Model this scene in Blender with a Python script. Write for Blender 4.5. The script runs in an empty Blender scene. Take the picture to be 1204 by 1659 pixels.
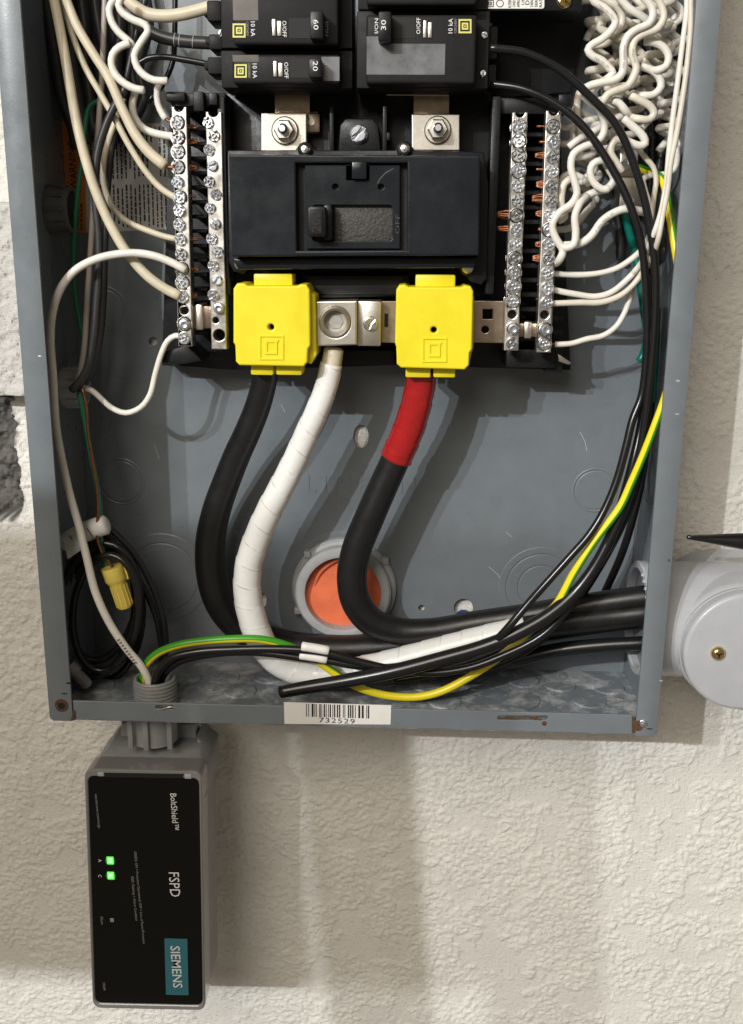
import bpy, bmesh, math, random
import numpy as np
from mathutils import Vector, Matrix
PI = math.pi
random.seed(7)
SC = bpy.context.scene
COL = SC.collection

# ------------------------------------------------------------------ camera
FPX, PITCH, YAW, ROLL = 1643.0, 0.258, -0.0368, 0.0092
CAM = Vector((0.0319, -0.6442, 0.2786))
PW, PH = 1204.0, 1659.0
cp, sp, cy_, sy_ = math.cos(PITCH), math.sin(PITCH), math.cos(YAW), math.sin(YAW)
FWD = Vector((sy_ * cp, cy_ * cp, -sp))
_r = Vector((cy_, -sy_, 0)); _u = _r.cross(FWD)
RIGHT = math.cos(ROLL) * _r + math.sin(ROLL) * _u
UP = -math.sin(ROLL) * _r + math.cos(ROLL) * _u
cd = bpy.data.cameras.new('camera'); cam = bpy.data.objects.new('camera', cd); COL.objects.link(cam)
M = Matrix.Identity(4)
for i in range(3):
    M[i][0], M[i][1], M[i][2], M[i][3] = RIGHT[i], UP[i], -FWD[i], CAM[i]
cam.matrix_world = M
cd.sensor_fit = 'VERTICAL'; cd.sensor_height = 36.0; cd.lens = FPX / PH * 36.0
cd.clip_start = 0.01; cd.clip_end = 50
SC.camera = cam

# ------------------------------------------------------------------ light
W = bpy.data.worlds.new('World'); SC.world = W; W.use_nodes = True
W.node_tree.nodes['Background'].inputs[0].default_value = (1.0, 0.87, 0.70, 1)
W.node_tree.nodes['Background'].inputs[1].default_value = 0.19
L1 = Vector((-1.575, -3.0, 1.65)); L2 = Vector((-1.95, -3.0, 1.65))
for nm, p, e in (('work_lamp', L1, 240), ('work_lamp_second', L2, 165)):
    l = bpy.data.lights.new(nm, 'POINT'); l.energy = e; l.color = (0.97, 0.99, 1.0); l.shadow_soft_size = 0.02
    o = bpy.data.objects.new(nm, l); COL.objects.link(o); o.location = p
l = bpy.data.lights.new('soft_fill_light', 'AREA'); l.energy = 42; l.color = (1.0, 0.91, 0.79); l.shape = 'RECTANGLE'; l.size = 1.4; l.size_y = 1.2  # soft fill added for ambient light and reflections on metal and wires
o = bpy.data.objects.new('soft_fill_light', l); COL.objects.link(o); o.location = (-.75, -2.1, 1.5); o.rotation_euler = (Vector((0, 0, .1)) - o.location).to_track_quat('-Z', 'Y').to_euler()
SC.view_settings.view_transform = 'Standard'; SC.view_settings.look = 'None'
SC.view_settings.exposure = 0.0; SC.view_settings.gamma = 1.0
SC.cycles.max_bounces = 6

# ------------------------------------------------------------------ pixel <-> place (distance d in mm in front of the wall plane y=0)
def ray(px, py):
    return FWD + RIGHT * ((px - PW / 2) / FPX) - UP * ((py - PH / 2) / FPX)
def P(px, py, d):
    r = ray(px, py); t = (-d * .001 - CAM.y) / r.y
    return CAM + r * t
def Pz(px, py, z):
    r = ray(px, py); return CAM + r * ((z - CAM.z) / r.z)
def Px(px, py, x):
    r = ray(px, py); return CAM + r * ((x - CAM.x) / r.x)
def mpp(p):
    return (p - CAM).dot(FWD) / FPX

# ------------------------------------------------------------------ materials
def mat(name, col, rough=.5, metal=0, spec=.5, noise=0, nscale=200, bump=0, bscale=400, coat=0, rvar=0):
    m = bpy.data.materials.new(name); m.use_nodes = True
    nt = m.node_tree; b = nt.nodes['Principled BSDF']
    b.inputs['Base Color'].default_value = (*col, 1); b.inputs['Roughness'].default_value = rough
    b.inputs['Metallic'].default_value = metal; b.inputs['Specular IOR Level'].default_value = spec
    if coat: b.inputs['Coat Weight'].default_value = coat; b.inputs['Coat Roughness'].default_value = .15
    tc = nt.nodes.new('ShaderNodeNewGeometry')
    if noise or rvar:
        n = nt.nodes.new('ShaderNodeTexNoise'); n.inputs['Scale'].default_value = nscale; n.inputs['Detail'].default_value = 6
        n.inputs['Roughness'].default_value = .65
        nt.links.new(tc.outputs['Position'], n.inputs['Vector'])
        if noise:
            r = nt.nodes.new('ShaderNodeMapRange'); r.inputs[1].default_value = .3; r.inputs[2].default_value = .7
            r.inputs[3].default_value = 1 - noise; r.inputs[4].default_value = 1 + noise
            nt.links.new(n.outputs['Fac'], r.inputs[0])
            mx = nt.nodes.new('ShaderNodeMix'); mx.data_type = 'RGBA'; mx.blend_type = 'MULTIPLY'; mx.inputs[0].default_value = 1
            mx.inputs[6].default_value = (*col, 1); nt.links.new(r.outputs[0], mx.inputs[7])
            nt.links.new(mx.outputs[2], b.inputs['Base Color'])
        if rvar:
            r2 = nt.nodes.new('ShaderNodeMapRange'); r2.inputs[1].default_value = .35; r2.inputs[2].default_value = .65
            r2.inputs[3].default_value = max(.05, rough - rvar); r2.inputs[4].default_value = min(1, rough + rvar)
            nt.links.new(n.outputs['Fac'], r2.inputs[0]); nt.links.new(r2.outputs[0], b.inputs['Roughness'])
    if bump:
        n2 = nt.nodes.new('ShaderNodeTexNoise'); n2.inputs['Scale'].default_value = bscale; n2.inputs['Detail'].default_value = 4
        nt.links.new(tc.outputs['Position'], n2.inputs['Vector'])
        bp = nt.nodes.new('ShaderNodeBump'); bp.inputs['Strength'].default_value = bump; bp.inputs['Distance'].default_value = .001
        nt.links.new(n2.outputs['Fac'], bp.inputs['Height']); nt.links.new(bp.outputs[0], b.inputs['Normal'])
    return m

MT = {
    'paint': mat('grey_enamel', (.163, .185, .205), .33, noise=.05, nscale=60, bump=.04, bscale=900, rvar=.08),
    'screw': mat('zinc_screw', (.80, .83, .88), .3, 1, noise=.15, nscale=500),
    'bar': mat('tinned_bar', (.74, .71, .66), .34, 1, noise=.08, nscale=110, rvar=.08),
    'lug': mat('aluminium_lug', (.66, .62, .55), .38, 1, noise=.1, nscale=160, bump=.05, bscale=1200),
    'lugdark': mat('dull_lug_recess', (.36, .345, .31), .6, .35, noise=.2, nscale=300),
    'screwdull': mat('tarnished_screw', (.48, .49, .50), .38, 1, noise=.2, nscale=400),
    'strap': mat('bronzed_strap', (.42, .34, .26), .35, 1, noise=.22, nscale=160),
    'copper': mat('copper', (.31, .135, .075), .45, 1, noise=.25, nscale=400),
    'black': mat('black_plastic', (.010, .0105, .012), .42, spec=.28, noise=.12, nscale=90, bump=.1, bscale=1200, rvar=.1),
    'breaker': mat('breaker_case', (.019, .019, .0195), .5, spec=.12, noise=.15, nscale=90, bump=.15, bscale=1500, rvar=.1),
    'mainface': mat('main_breaker_case', (.0125, .0150, .018), .28, spec=.26, noise=.1, nscale=50, rvar=.07, bump=.06, bscale=1500),
    'dark': mat('dark_cavity', (.006, .006, .006), .7),
    'grit': mat('gritty_plastic', (.045, .042, .039), .6, noise=.4, nscale=900, bump=.9, bscale=700),
    'labelgrey': mat('smoked_label', (.13, .135, .145), .33, noise=.3, nscale=70, rvar=.12),
    'labelbrown': mat('brown_label', (.085, .075, .068), .33, noise=.25, nscale=120),
    'yellow': mat('yellow_plastic', (.79, .675, .014), .42, noise=.06, nscale=45, rvar=.06),
    'cable': mat('black_cable', (.011, .011, .0115), .36, noise=.1, nscale=120, bump=.05, bscale=700, rvar=.05),
    'thhn': mat('glossy_black_wire', (.010, .010, .011), .26, noise=.1, nscale=200),
    'greyblack': mat('dull_black_wire', (.03, .03, .031), .4, noise=.15, nscale=200),
    'white': mat('white_wire', (.74, .71, .645), .38, noise=.08, nscale=110, rvar=.08),
    'warmwhite': mat('warm_white_wire', (.66, .615, .52), .4, noise=.1, nscale=110, rvar=.08),
    'cream': mat('cream_wire', (.62, .555, .42), .42, noise=.1, nscale=100, rvar=.08),
    'pinkgrey': mat('grey_wire', (.42, .37, .33), .45, noise=.08, nscale=100),
    'green': mat('green_wire', (.03, .20, .10), .4, noise=.12, nscale=150),
    'teal': mat('teal_tape', (.0, .14, .105), .3, noise=.2, nscale=120),
    'red': mat('red_tape', (.36, .011, .012), .13, coat=.5, noise=.1, nscale=120, bump=.06, bscale=250),
    'orange': mat('orange_tape', (.86, .20, .09), .4, noise=.12, nscale=70, bump=.4, bscale=120),
    'pvc': mat('grey_pvc', (.42, .43, .455), .33, noise=.05, nscale=70, bump=.06, bscale=700),
    'pvcdark': mat('dark_grey_plastic', (.11, .11, .11), .45, noise=.1, nscale=100),
    'fitting': mat('grey_fitting', (.25, .256, .255), .45, noise=.1, nscale=120),
    'ring': mat('pale_grey_ring', (.40, .41, .42), .38, noise=.1, nscale=120),
    'brass': mat('brass', (.72, .55, .25), .2, 1),
    'sticker': mat('white_sticker', (.78, .77, .74), .45, noise=.05, nscale=60),
    'ink': mat('black_ink', (.012, .012, .012), .6),
    'paper': mat('label_paper', (.46, .45, .42), .55, noise=.06, nscale=90),
    'orangepaper': mat('orange_label', (.62, .19, .03), .5, noise=.1, nscale=60),
    'whiteink': mat('white_ink', (.80, .80, .80), .5),
    'greyink': mat('grey_ink', (.28, .28, .28), .5),
    'logoyellow': mat('yellow_mark', (.62, .60, .16), .45),
    'clear': mat('smoked_rim', (.21, .205, .20), .12, coat=.6),
    'sface': mat('black_glossy_label', (.006, .0058, .0052), .3, spec=.2),
    'teallogo': mat('teal_mark', (.035, .17, .215), .5),
    'nutyellow': mat('yellow_nut', (.78, .62, .13), .45, noise=.06, nscale=150),
    'nutgrey': mat('grey_nut', (.36, .35, .345), .45, noise=.06, nscale=150),
    'rust': mat('rust', (.085, .045, .022), .85, noise=.4, nscale=500, bump=.6, bscale=900),
    'blue': mat('blue_anchor', (.02, .05, .25), .4),
    'pen': mat('black_tool', (.01, .01, .011), .28, noise=.1),
    'stripochre': mat('shade_strip_paint', (.35, .25, .1), .5),
}
def led(name, col, s):
    m = bpy.data.materials.new(name); m.use_nodes = True; b = m.node_tree.nodes['Principled BSDF']
    b.inputs['Base Color'].default_value = (*col, 1); b.inputs['Emission Color'].default_value = (*col, 1); b.inputs['Emission Strength'].default_value = s
    return m
MT['led'] = led('led_green', (.10, .95, .06), 1.0)
MT['ledcore'] = led('led_core', (.32, 1.0, .36), 1.15)
MT['ledglow'] = led('led_halo', (.01, .3, .01), .05)  # faint emission paints the green glow halo round each light

def uvnodes(m):
    nt = m.node_tree; b = nt.nodes['Principled BSDF']
    uv = nt.nodes.new('ShaderNodeUVMap'); s = nt.nodes.new('ShaderNodeSeparateXYZ'); nt.links.new(uv.outputs[0], s.inputs[0])
    return nt, b, s
def mathn(nt, op, a, b=None):
    n = nt.nodes.new('ShaderNodeMath'); n.operation = op
    for i, v in enumerate((a, b)):
        if v is None: continue
        if isinstance(v, (int, float)): n.inputs[i].default_value = v
        else: nt.links.new(v, n.inputs[i])
    return n.outputs[0]
def mixc(nt, fac, a, b):
    n = nt.nodes.new('ShaderNodeMix'); n.data_type = 'RGBA'
    if isinstance(fac, (int, float)): n.inputs[0].default_value = fac
    else: nt.links.new(fac, n.inputs[0])
    for k, v in ((6, a), (7, b)):
        if isinstance(v, tuple): n.inputs[k].default_value = (*v, 1)
        else: nt.links.new(v, n.inputs[k])
    return n.outputs[2]
# two-colour earth wire: colour halves run along the wire (UV u), fine printed marks by length
m = bpy.data.materials.new('yellow_green_wire'); m.use_nodes = True; nt, b, s = uvnodes(m)
fr = mathn(nt, 'FRACT', mathn(nt, 'ADD', s.outputs[0], 10.0)); yl = mathn(nt, 'LESS_THAN', fr, .5)
nt.links.new(mixc(nt, yl, (.055, .33, .02), (.85, .70, .02)), b.inputs['Base Color']); b.inputs['Roughness'].default_value = .33
MT['yg'] = m
# helical tape: the overlapping edge of each turn carries a thin grimy line
def tapemat(name, col, dirt, pitch, rough):
    m = bpy.data.materials.new(name); m.use_nodes = True; nt, b, s = uvnodes(m)
    fr = mathn(nt, 'FRACT', mathn(nt, 'ADD', mathn(nt, 'DIVIDE', s.outputs[1], pitch), mathn(nt, 'ADD', s.outputs[0], 10.0)))
    e = mathn(nt, 'LESS_THAN', fr, .07)
    g = nt.nodes.new('ShaderNodeNewGeometry'); n = nt.nodes.new('ShaderNodeTexNoise'); n.inputs['Scale'].default_value = 90; n.inputs['Detail'].default_value = 5
    nt.links.new(g.outputs['Position'], n.inputs['Vector'])
    r = nt.nodes.new('ShaderNodeMapRange'); r.inputs[1].default_value = .42; r.inputs[2].default_value = .66; nt.links.new(n.outputs['Fac'], r.inputs[0])
    f = mathn(nt, 'MULTIPLY', e, mathn(nt, 'ADD', mathn(nt, 'MULTIPLY', r.outputs[0], .5), .05))
    base = mixc(nt, mathn(nt, 'MULTIPLY', r.outputs[0], .10), col, dirt)
    nt.links.new(mixc(nt, f, base, dirt), b.inputs['Base Color']); b.inputs['Roughness'].default_value = rough
    bp = nt.nodes.new('ShaderNodeBump'); bp.inputs['Strength'].default_value = .25; bp.inputs['Distance'].default_value = .0008
    nt.links.new(n.outputs['Fac'], bp.inputs['Height']); nt.links.new(bp.outputs[0], b.inputs['Normal'])
    return m
TP = .0135
MT['whitetape'] = tapemat('white_tape', (.82, .82, .80), (.33, .27, .19), TP, .27)
# worn paint on the floor of the box
def wornpaint():
    m = MT['paint'].copy(); m.name = 'worn_grey_enamel'; nt = m.node_tree; b = nt.nodes['Principled BSDF']
    src = b.inputs['Base Color'].links[0].from_socket
    g = nt.nodes.new('ShaderNodeNewGeometry'); mp = nt.nodes.new('ShaderNodeMapping'); mp.inputs['Scale'].default_value = (48, 48, 48); mp.inputs['Rotation'].default_value = (0, 0, .5)
    nt.links.new(g.outputs['Position'], mp.inputs[0])
    n = nt.nodes.new('ShaderNodeTexNoise'); n.inputs['Scale'].default_value = 1.0; n.inputs['Detail'].default_value = 10; n.inputs['Roughness'].default_value = .75; n.inputs['Distortion'].default_value = .4
    nt.links.new(mp.outputs[0], n.inputs['Vector'])
    r = nt.nodes.new('ShaderNodeMapRange'); r.inputs[1].default_value = .47; r.inputs[2].default_value = .62; r.inputs[4].default_value = .85; nt.links.new(n.outputs['Fac'], r.inputs[0])
    nt.links.new(mixc(nt, r.outputs[0], src, (.50, .51, .51)), b.inputs['Base Color'])
    return m
MT['worn'] = wornpaint()
# flange paint: same enamel, rust bleeding round the two corner screws
# stucco
def stucco(name, col, bump, dirt=(.30, .25, .18)):
    m = mat(name, col, .8, spec=.25, noise=.05, nscale=28)
    nt = m.node_tree; b = nt.nodes['Principled BSDF']; g = nt.nodes.new('ShaderNodeNewGeometry')
    src = b.inputs['Base Color'].links[0].from_socket
    def ns(sc, det, rough=.6):
        n = nt.nodes.new('ShaderNodeTexNoise'); n.inputs['Scale'].default_value = sc; n.inputs['Detail'].default_value = det; n.inputs['Roughness'].default_value = rough
        nt.links.new(g.outputs['Position'], n.inputs['Vector']); return n.outputs['Fac']
    def rng(v, a, b_, c, d):
        r = nt.nodes.new('ShaderNodeMapRange'); r.inputs[1].default_value = a; r.inputs[2].default_value = b_; r.inputs[3].default_value = c; r.inputs[4].default_value = d; nt.links.new(v, r.inputs[0]); return r.outputs[0]
    pits = rng(ns(420, 3), .62, .72, 0, .45); stain = rng(ns(9, 6, .7), .5, .75, 0, .35)
    c1 = mixc(nt, pits, src, dirt); c1 = mixc(nt, stain, c1, tuple(k * .82 for k in col))
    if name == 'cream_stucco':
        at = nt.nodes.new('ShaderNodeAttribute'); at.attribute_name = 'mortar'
        c1 = mixc(nt, at.outputs['Fac'], c1, mixc(nt, ns(160, 5), (.03, .03, .028), (.23, .22, .20)))  # exposed mortar, its colour darkened to carry the pocket's shade
    nt.links.new(c1, b.inputs['Base Color'])
    h = mathn(nt, 'ADD', ns(330, 4), mathn(nt, 'MULTIPLY', ns(1000, 3), .8))
    bp = nt.nodes.new('ShaderNodeBump'); bp.inputs['Strength'].default_value = bump; bp.inputs['Distance'].default_value = .0014
    nt.links.new(h, bp.inputs['Height']); nt.links.new(bp.outputs[0], b.inputs['Normal'])
    return m
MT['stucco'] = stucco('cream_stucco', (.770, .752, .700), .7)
MT['mortar'] = stucco('dark_mortar', (.2, .19, .175), .9)
MT['whitewash'] = stucco('whitewashed_mortar', (.56, .55, .52), .6)

# ------------------------------------------------------------------ objects
WL = {}
def tag(o, label=None, cat=None, group=None, kind=None):
    if label: o['label'] = label
    if cat: o['category'] = cat
    if group: o['group'] = group
    if kind: o['kind'] = kind
    return o
def empty(name, loc, label=None, cat=None, group=None):
    o = bpy.data.objects.new(name, None); COL.objects.link(o); o.location = loc; o.empty_display_size = .01
    WL[o.name] = Vector(loc); return tag(o, label, cat, group)
def link(o, loc, parent=None):
    COL.objects.link(o); loc = Vector(loc); WL[o.name] = loc
    if parent is not None:
        o.parent = parent; o.location = loc - WL[parent.name]
    else: o.location = loc
    return o
def mobj(name, V, F, m, parent=None, smooth=False, uv=None, loc=None):
    V = np.asarray([tuple(v) for v in V], dtype=float)
    if loc is None: loc = Vector((V.min(0) + V.max(0)) / 2)
    V = V - np.array(loc)
    me = bpy.data.meshes.new(name); me.from_pydata(V.tolist(), [], F)
    if uv is not None:
        l = me.uv_layers.new(name='UVMap'); l.data.foreach_set('uv', np.asarray(uv, dtype=np.float32).ravel())
    if smooth: me.polygons.foreach_set('use_smooth', [True] * len(me.polygons))
    if isinstance(m, str): m = MT[m]
    me.materials.append(m); me.update()
    return link(bpy.data.objects.new(name, me), loc, parent)
class MB:
    def __init__(s): s.V = []; s.F = []
    def add(s, V, F):
        n = len(s.V); s.V += [Vector(v) for v in V]; s.F += [[i + n for i in f] for f in F]; return s
    def obj(s, name, m, parent=None, smooth=True):
        o = mobj(name, s.V, s.F, m, parent, True); o.data.set_sharp_from_angle(angle=.6); return o
    def box(s, x0, x1, d0, d1, z0, z1, bev=0, seg=2):
        """x, z in metres; d0 < d1 in mm out of the wall"""
        bm = bmesh.new(); bmesh.ops.create_cube(bm, size=1)
        for v in bm.verts:
            v.co = Vector(((x0 + x1) / 2 + v.co.x * (x1 - x0), -(d0 + d1) / 2000 + v.co.y * (d1 - d0) * .001, (z0 + z1) / 2 + v.co.z * (z1 - z0)))
        if bev: bmesh.ops.bevel(bm, geom=bm.edges[:], offset=bev * .001, segments=seg, profile=.5, affect='EDGES')
        bm.verts.index_update()
        s.add([v.co.copy() for v in bm.verts], [[v.index for v in f.verts] for f in bm.faces]); bm.free(); return s
    def rb(s, px0, py0, px1, py1, d0, d1, bev=0, seg=2):
        """box whose front face (at d1) spans this rectangle of the photograph"""
        cx, cy = (px0 + px1) / 2, (py0 + py1) / 2; c = P(cx, cy, d1)
        w = (P(px1, cy, d1) - P(px0, cy, d1)).length; h = (P(cx, py0, d1) - P(cx, py1, d1)).length
        return s.box(c.x - w / 2, c.x + w / 2, d0, d1, c.z - h / 2, c.z + h / 2, bev, seg)
    def prism(s, poly, d0, d1, bev=0, seg=2, world=False):
        pts = [Vector((p[0], -d1 * .001, p[1])) if world else P(p[0], p[1], d1) for p in poly]
        bm = bmesh.new(); top = [bm.verts.new(p) for p in pts]; bot = [bm.verts.new((p.x, -d0 * .001, p.z)) for p in pts]
        n = len(pts); f = bm.faces.new(top); bm.faces.new(bot[::-1])
        for i in range(n): bm.faces.new((top[i], bot[i], bot[(i + 1) % n], top[(i + 1) % n]))
        bmesh.ops.recalc_face_normals(bm, faces=bm.faces[:])
        if bev:
            te = [e for e in bm.edges if all(abs(v.co.y + d1 * .001) < 1e-7 for v in e.verts)]
            bmesh.ops.bevel(bm, geom=te, offset=bev * .001, segments=seg, profile=.5, affect='EDGES')
        bm.verts.index_update()
        s.add([v.co.copy() for v in bm.verts], [[v.index for v in g.verts] for g in bm.faces]); bm.free(); return s
    def lathe(s, prof, c, axis, seg=32, a0=0, a1=2 * PI, capped=True):
        """prof: (radius, height along axis) in metres"""
        axis = Vector(axis).normalized(); t = Vector((0, 0, 1)) if abs(axis.z) < .9 else Vector((1, 0, 0))
        u = axis.cross(t).normalized(); w = axis.cross(u); c = Vector(c)
        full = abs(a1 - a0 - 2 * PI) < 1e-6; k = seg if full else seg + 1
        V = []; F = []
        for r, h in prof:
            for i in range(k):
                a = a0 + (a1 - a0) * i / seg
                V.append(c + axis * h + (u * math.cos(a) + w * math.sin(a)) * r)
        for j in range(len(prof) - 1):
            for i in range(seg):
                a, b = j * k + i, j * k + (i + 1) % k
                F.append([a, b, b + k, a + k])
        if capped and full:
            if prof[0][0] > 1e-6: F.append(list(range(k))[::-1])
            if prof[-1][0] > 1e-6: F.append([(len(prof) - 1) * k + i for i in range(k)])
        return s.add(V, F)
def rrect(x0, y0, x1, y1, r, n=5):
    out = []
    for cx, cy, a in ((x1 - r, y0 + r, -PI / 2), (x1 - r, y1 - r, 0), (x0 + r, y1 - r, PI / 2), (x0 + r, y0 + r, PI)):
        for i in range(n + 1):
            t = a + PI / 2 * i / n; out.append((cx + r * math.cos(t), cy + r * math.sin(t)))
    return out
def circ(cx, cy, r, n=24): return [(cx + r * math.cos(2 * PI * i / n), cy + r * math.sin(2 * PI * i / n)) for i in range(n)]
def wxz(poly, d): return [(q.x, q.z) for q in (P(p[0], p[1], d) for p in poly)]
def curve_mesh(cu):
    o = bpy.data.objects.new('tmp', cu); me = bpy.data.meshes.new_from_object(o)
    bpy.data.objects.remove(o)
    V = [v.co.copy() for v in me.vertices]; F = [list(p.vertices) for p in me.polygons]
    bpy.data.meshes.remove(me); bpy.data.curves.remove(cu); return V, F
def plate(name, outer, holes, d0, d1, m, parent, bev=.3, res=1):
    """flat sheet with real holes; outlines are world (x, z) loops"""
    cu = bpy.data.curves.new('tmp', 'CURVE'); cu.dimensions = '2D'; cu.fill_mode = 'BOTH'
    h = (d1 - d0) * .0005; cu.extrude = max(h - bev * .001, 1e-6); cu.bevel_depth = bev * .001; cu.bevel_resolution = res; cu.offset = -bev * .001
    for loop in [outer] + holes:
        s = cu.splines.new('POLY'); s.points.add(len(loop) - 1); s.use_cyclic_u = True
        for p, q in zip(s.points, loop): p.co = (q[0], q[1], 0, 1)
    V, F = curve_mesh(cu); dm = -(d0 + d1) * .0005
    return mobj(name, [(v.x, dm - v.z, v.y) for v in V], F, m, parent)
def text(name, string, px, py, length, d, m, parent, ang=0, height=None, thick=.00012, bold=0, space=1.0, vec=None):
    """flat lettering on a plane facing the camera side; length in photo px along the reading direction"""
    cu = bpy.data.curves.new('tmp', 'FONT'); cu.body = string; cu.size = 1; cu.align_x = 'LEFT'; cu.resolution_u = 2
    cu.space_character = space; cu.offset = bold
    V, F = curve_mesh(cu)
    x0, x1 = min(v.x for v in V), max(v.x for v in V); y0, y1 = min(v.y for v in V), max(v.y for v in V)
    c = P(px, py, d); k = mpp(c); sx = length * k / (x1 - x0); sy = (height * k / (y1 - y0)) if height else sx
    ca, sa = math.cos(ang), math.sin(ang); out = []
    for v in V:
        x, y = (v.x - (x0 + x1) / 2) * sx, (v.y - (y0 + y1) / 2) * sy
        out.append((c.x + ca * x - sa * y, c.y - thick, c.z + sa * x + ca * y))
    return mobj(name, out, F, m, parent)
CW = -PI / 2   # reads downwards
def spline(pts, step):
    out = []; n = len(pts)
    ext = [pts[0] * 2 - pts[1]] + list(pts) + [pts[-1] * 2 - pts[-2]]
    par = []
    for i in range(1, n):
        p0, p1, p2, p3 = ext[i - 1], ext[i], ext[i + 1], ext[i + 2]
        t0 = 0; t1 = t0 + max((p1 - p0).length, 1e-6) ** .5; t2 = t1 + max((p2 - p1).length, 1e-6) ** .5; t3 = t2 + max((p3 - p2).length, 1e-6) ** .5
        k = max(2, int((p2 - p1).length / step))
        for j in range(k + (1 if i == n - 1 else 0)):
            t = t1 + (t2 - t1) * j / k
            a1 = p0 * ((t1 - t) / (t1 - t0)) + p1 * ((t - t0) / (t1 - t0)); a2 = p1 * ((t2 - t) / (t2 - t1)) + p2 * ((t - t1) / (t2 - t1)); a3 = p2 * ((t3 - t) / (t3 - t2)) + p3 * ((t - t2) / (t3 - t2))
            b1 = a1 * ((t2 - t) / (t2 - t0)) + a2 * ((t - t0) / (t2 - t0)); b2 = a2 * ((t3 - t) / (t3 - t1)) + a3 * ((t - t1) / (t3 - t1))
            out.append(b1 * ((t2 - t) / (t2 - t1)) + b2 * ((t - t1) / (t2 - t1))); par.append(i - 1 + j / k)
    return out, par
def tube(name, pts, w, m, parent=None, dd=50, seg=12, step=.0025, rad=None, tw=None, label=None, cat='wire', group=None, world=False, cap=True):
    """swept wire; pts are photo points with an optional depth, w the width in photo px (number or one per point)"""
    if world: ctl = [Vector(p) for p in pts]; ws = [w] * len(pts) if isinstance(w, (int, float)) else w
    else:
        ctl = [P(p[0], p[1], p[2] if len(p) > 2 else dd) for p in pts]
        ws = [(w if isinstance(w, (int, float)) else w[i]) * .5 * mpp(c) for i, c in enumerate(ctl)]
    C, par = spline(ctl, step); n = len(C); V = []; uv = []; F = []
    lens = [0]
    for i in range(1, n): lens.append(lens[-1] + (C[i] - C[i - 1]).length)
    prevN = None; fr = []
    for i in range(n):
        T = (C[min(i + 1, n - 1)] - C[max(i - 1, 0)]).normalized()
        N = Vector((0, -1, 0)) - T * (-T.y)
        if N.length < .35 and prevN is not None: N = prevN - T * prevN.dot(T)
        elif N.length < .05: N = Vector((0, 0, 1)) - T * T.z
        N.normalize(); prevN = N; fr.append((N, T.cross(N)))
    def lerp(a, t):
        i = min(int(t), len(a) - 1); j = min(i + 1, len(a) - 1); return a[i] + (a[j] - a[i]) * (t - i)
    us = []
    for i in range(n):
        r = lerp(ws, par[i]); N, B = fr[i]; off = lerp(tw, par[i]) if tw else 0
        for j in range(seg):
            a = 2 * PI * j / seg
            rr = rad(r, a / (2 * PI), lens[i]) if rad else r
            V.append(C[i] + (N * math.cos(a) + B * math.sin(a)) * rr)
        us.append(off)
    for i in range(n - 1):
        for j in range(seg):
            k = (j + 1) % seg
            F.append([i * seg + j, i * seg + k, (i + 1) * seg + k, (i + 1) * seg + j])
            u0, u1 = j / seg, (j + 1) / seg
            uv += [(u0 + us[i], lens[i]), (u1 + us[i], lens[i]), (u1 + us[i + 1], lens[i + 1]), (u0 + us[i + 1], lens[i + 1])]
    if cap:
        for base, sgn, i in ((0, -1, 0), ((n - 1) * seg, 1, n - 1)):
            T = (C[min(i + 1, n - 1)] - C[max(i - 1, 0)]).normalized() * sgn; r = lerp(ws, par[i])
            k0 = len(V)
            for j in range(seg): V.append(C[i] + (V[base + j] - C[i]) * .72 + T * r * .22)
            for j in range(seg):
                q = [base + j, base + (j + 1) % seg, k0 + (j + 1) % seg, k0 + j]
                F.append(q if sgn > 0 else q[::-1]); uv += [(j / seg + us[i], lens[i])] * 4
            F.append([k0 + j for j in range(seg)][::int(sgn)]); uv += [(us[i], lens[i])] * seg
    o = mobj(name, V, F, m, parent, True, uv)
    if parent is None: tag(o, label, cat, group)
    return o
def quadline(mb, pts, w, d):
    for p, q in zip(pts[:-1], pts[1:]):
        a, b = P(p[0], p[1], d), P(q[0], q[1], d); t = (b - a).normalized(); n = Vector((-t.z, 0, t.x)) * w * .5 * mpp(a)
        mb.add([a - n, b - n, b + n, a + n], [[0, 1, 2, 3]])

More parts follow.
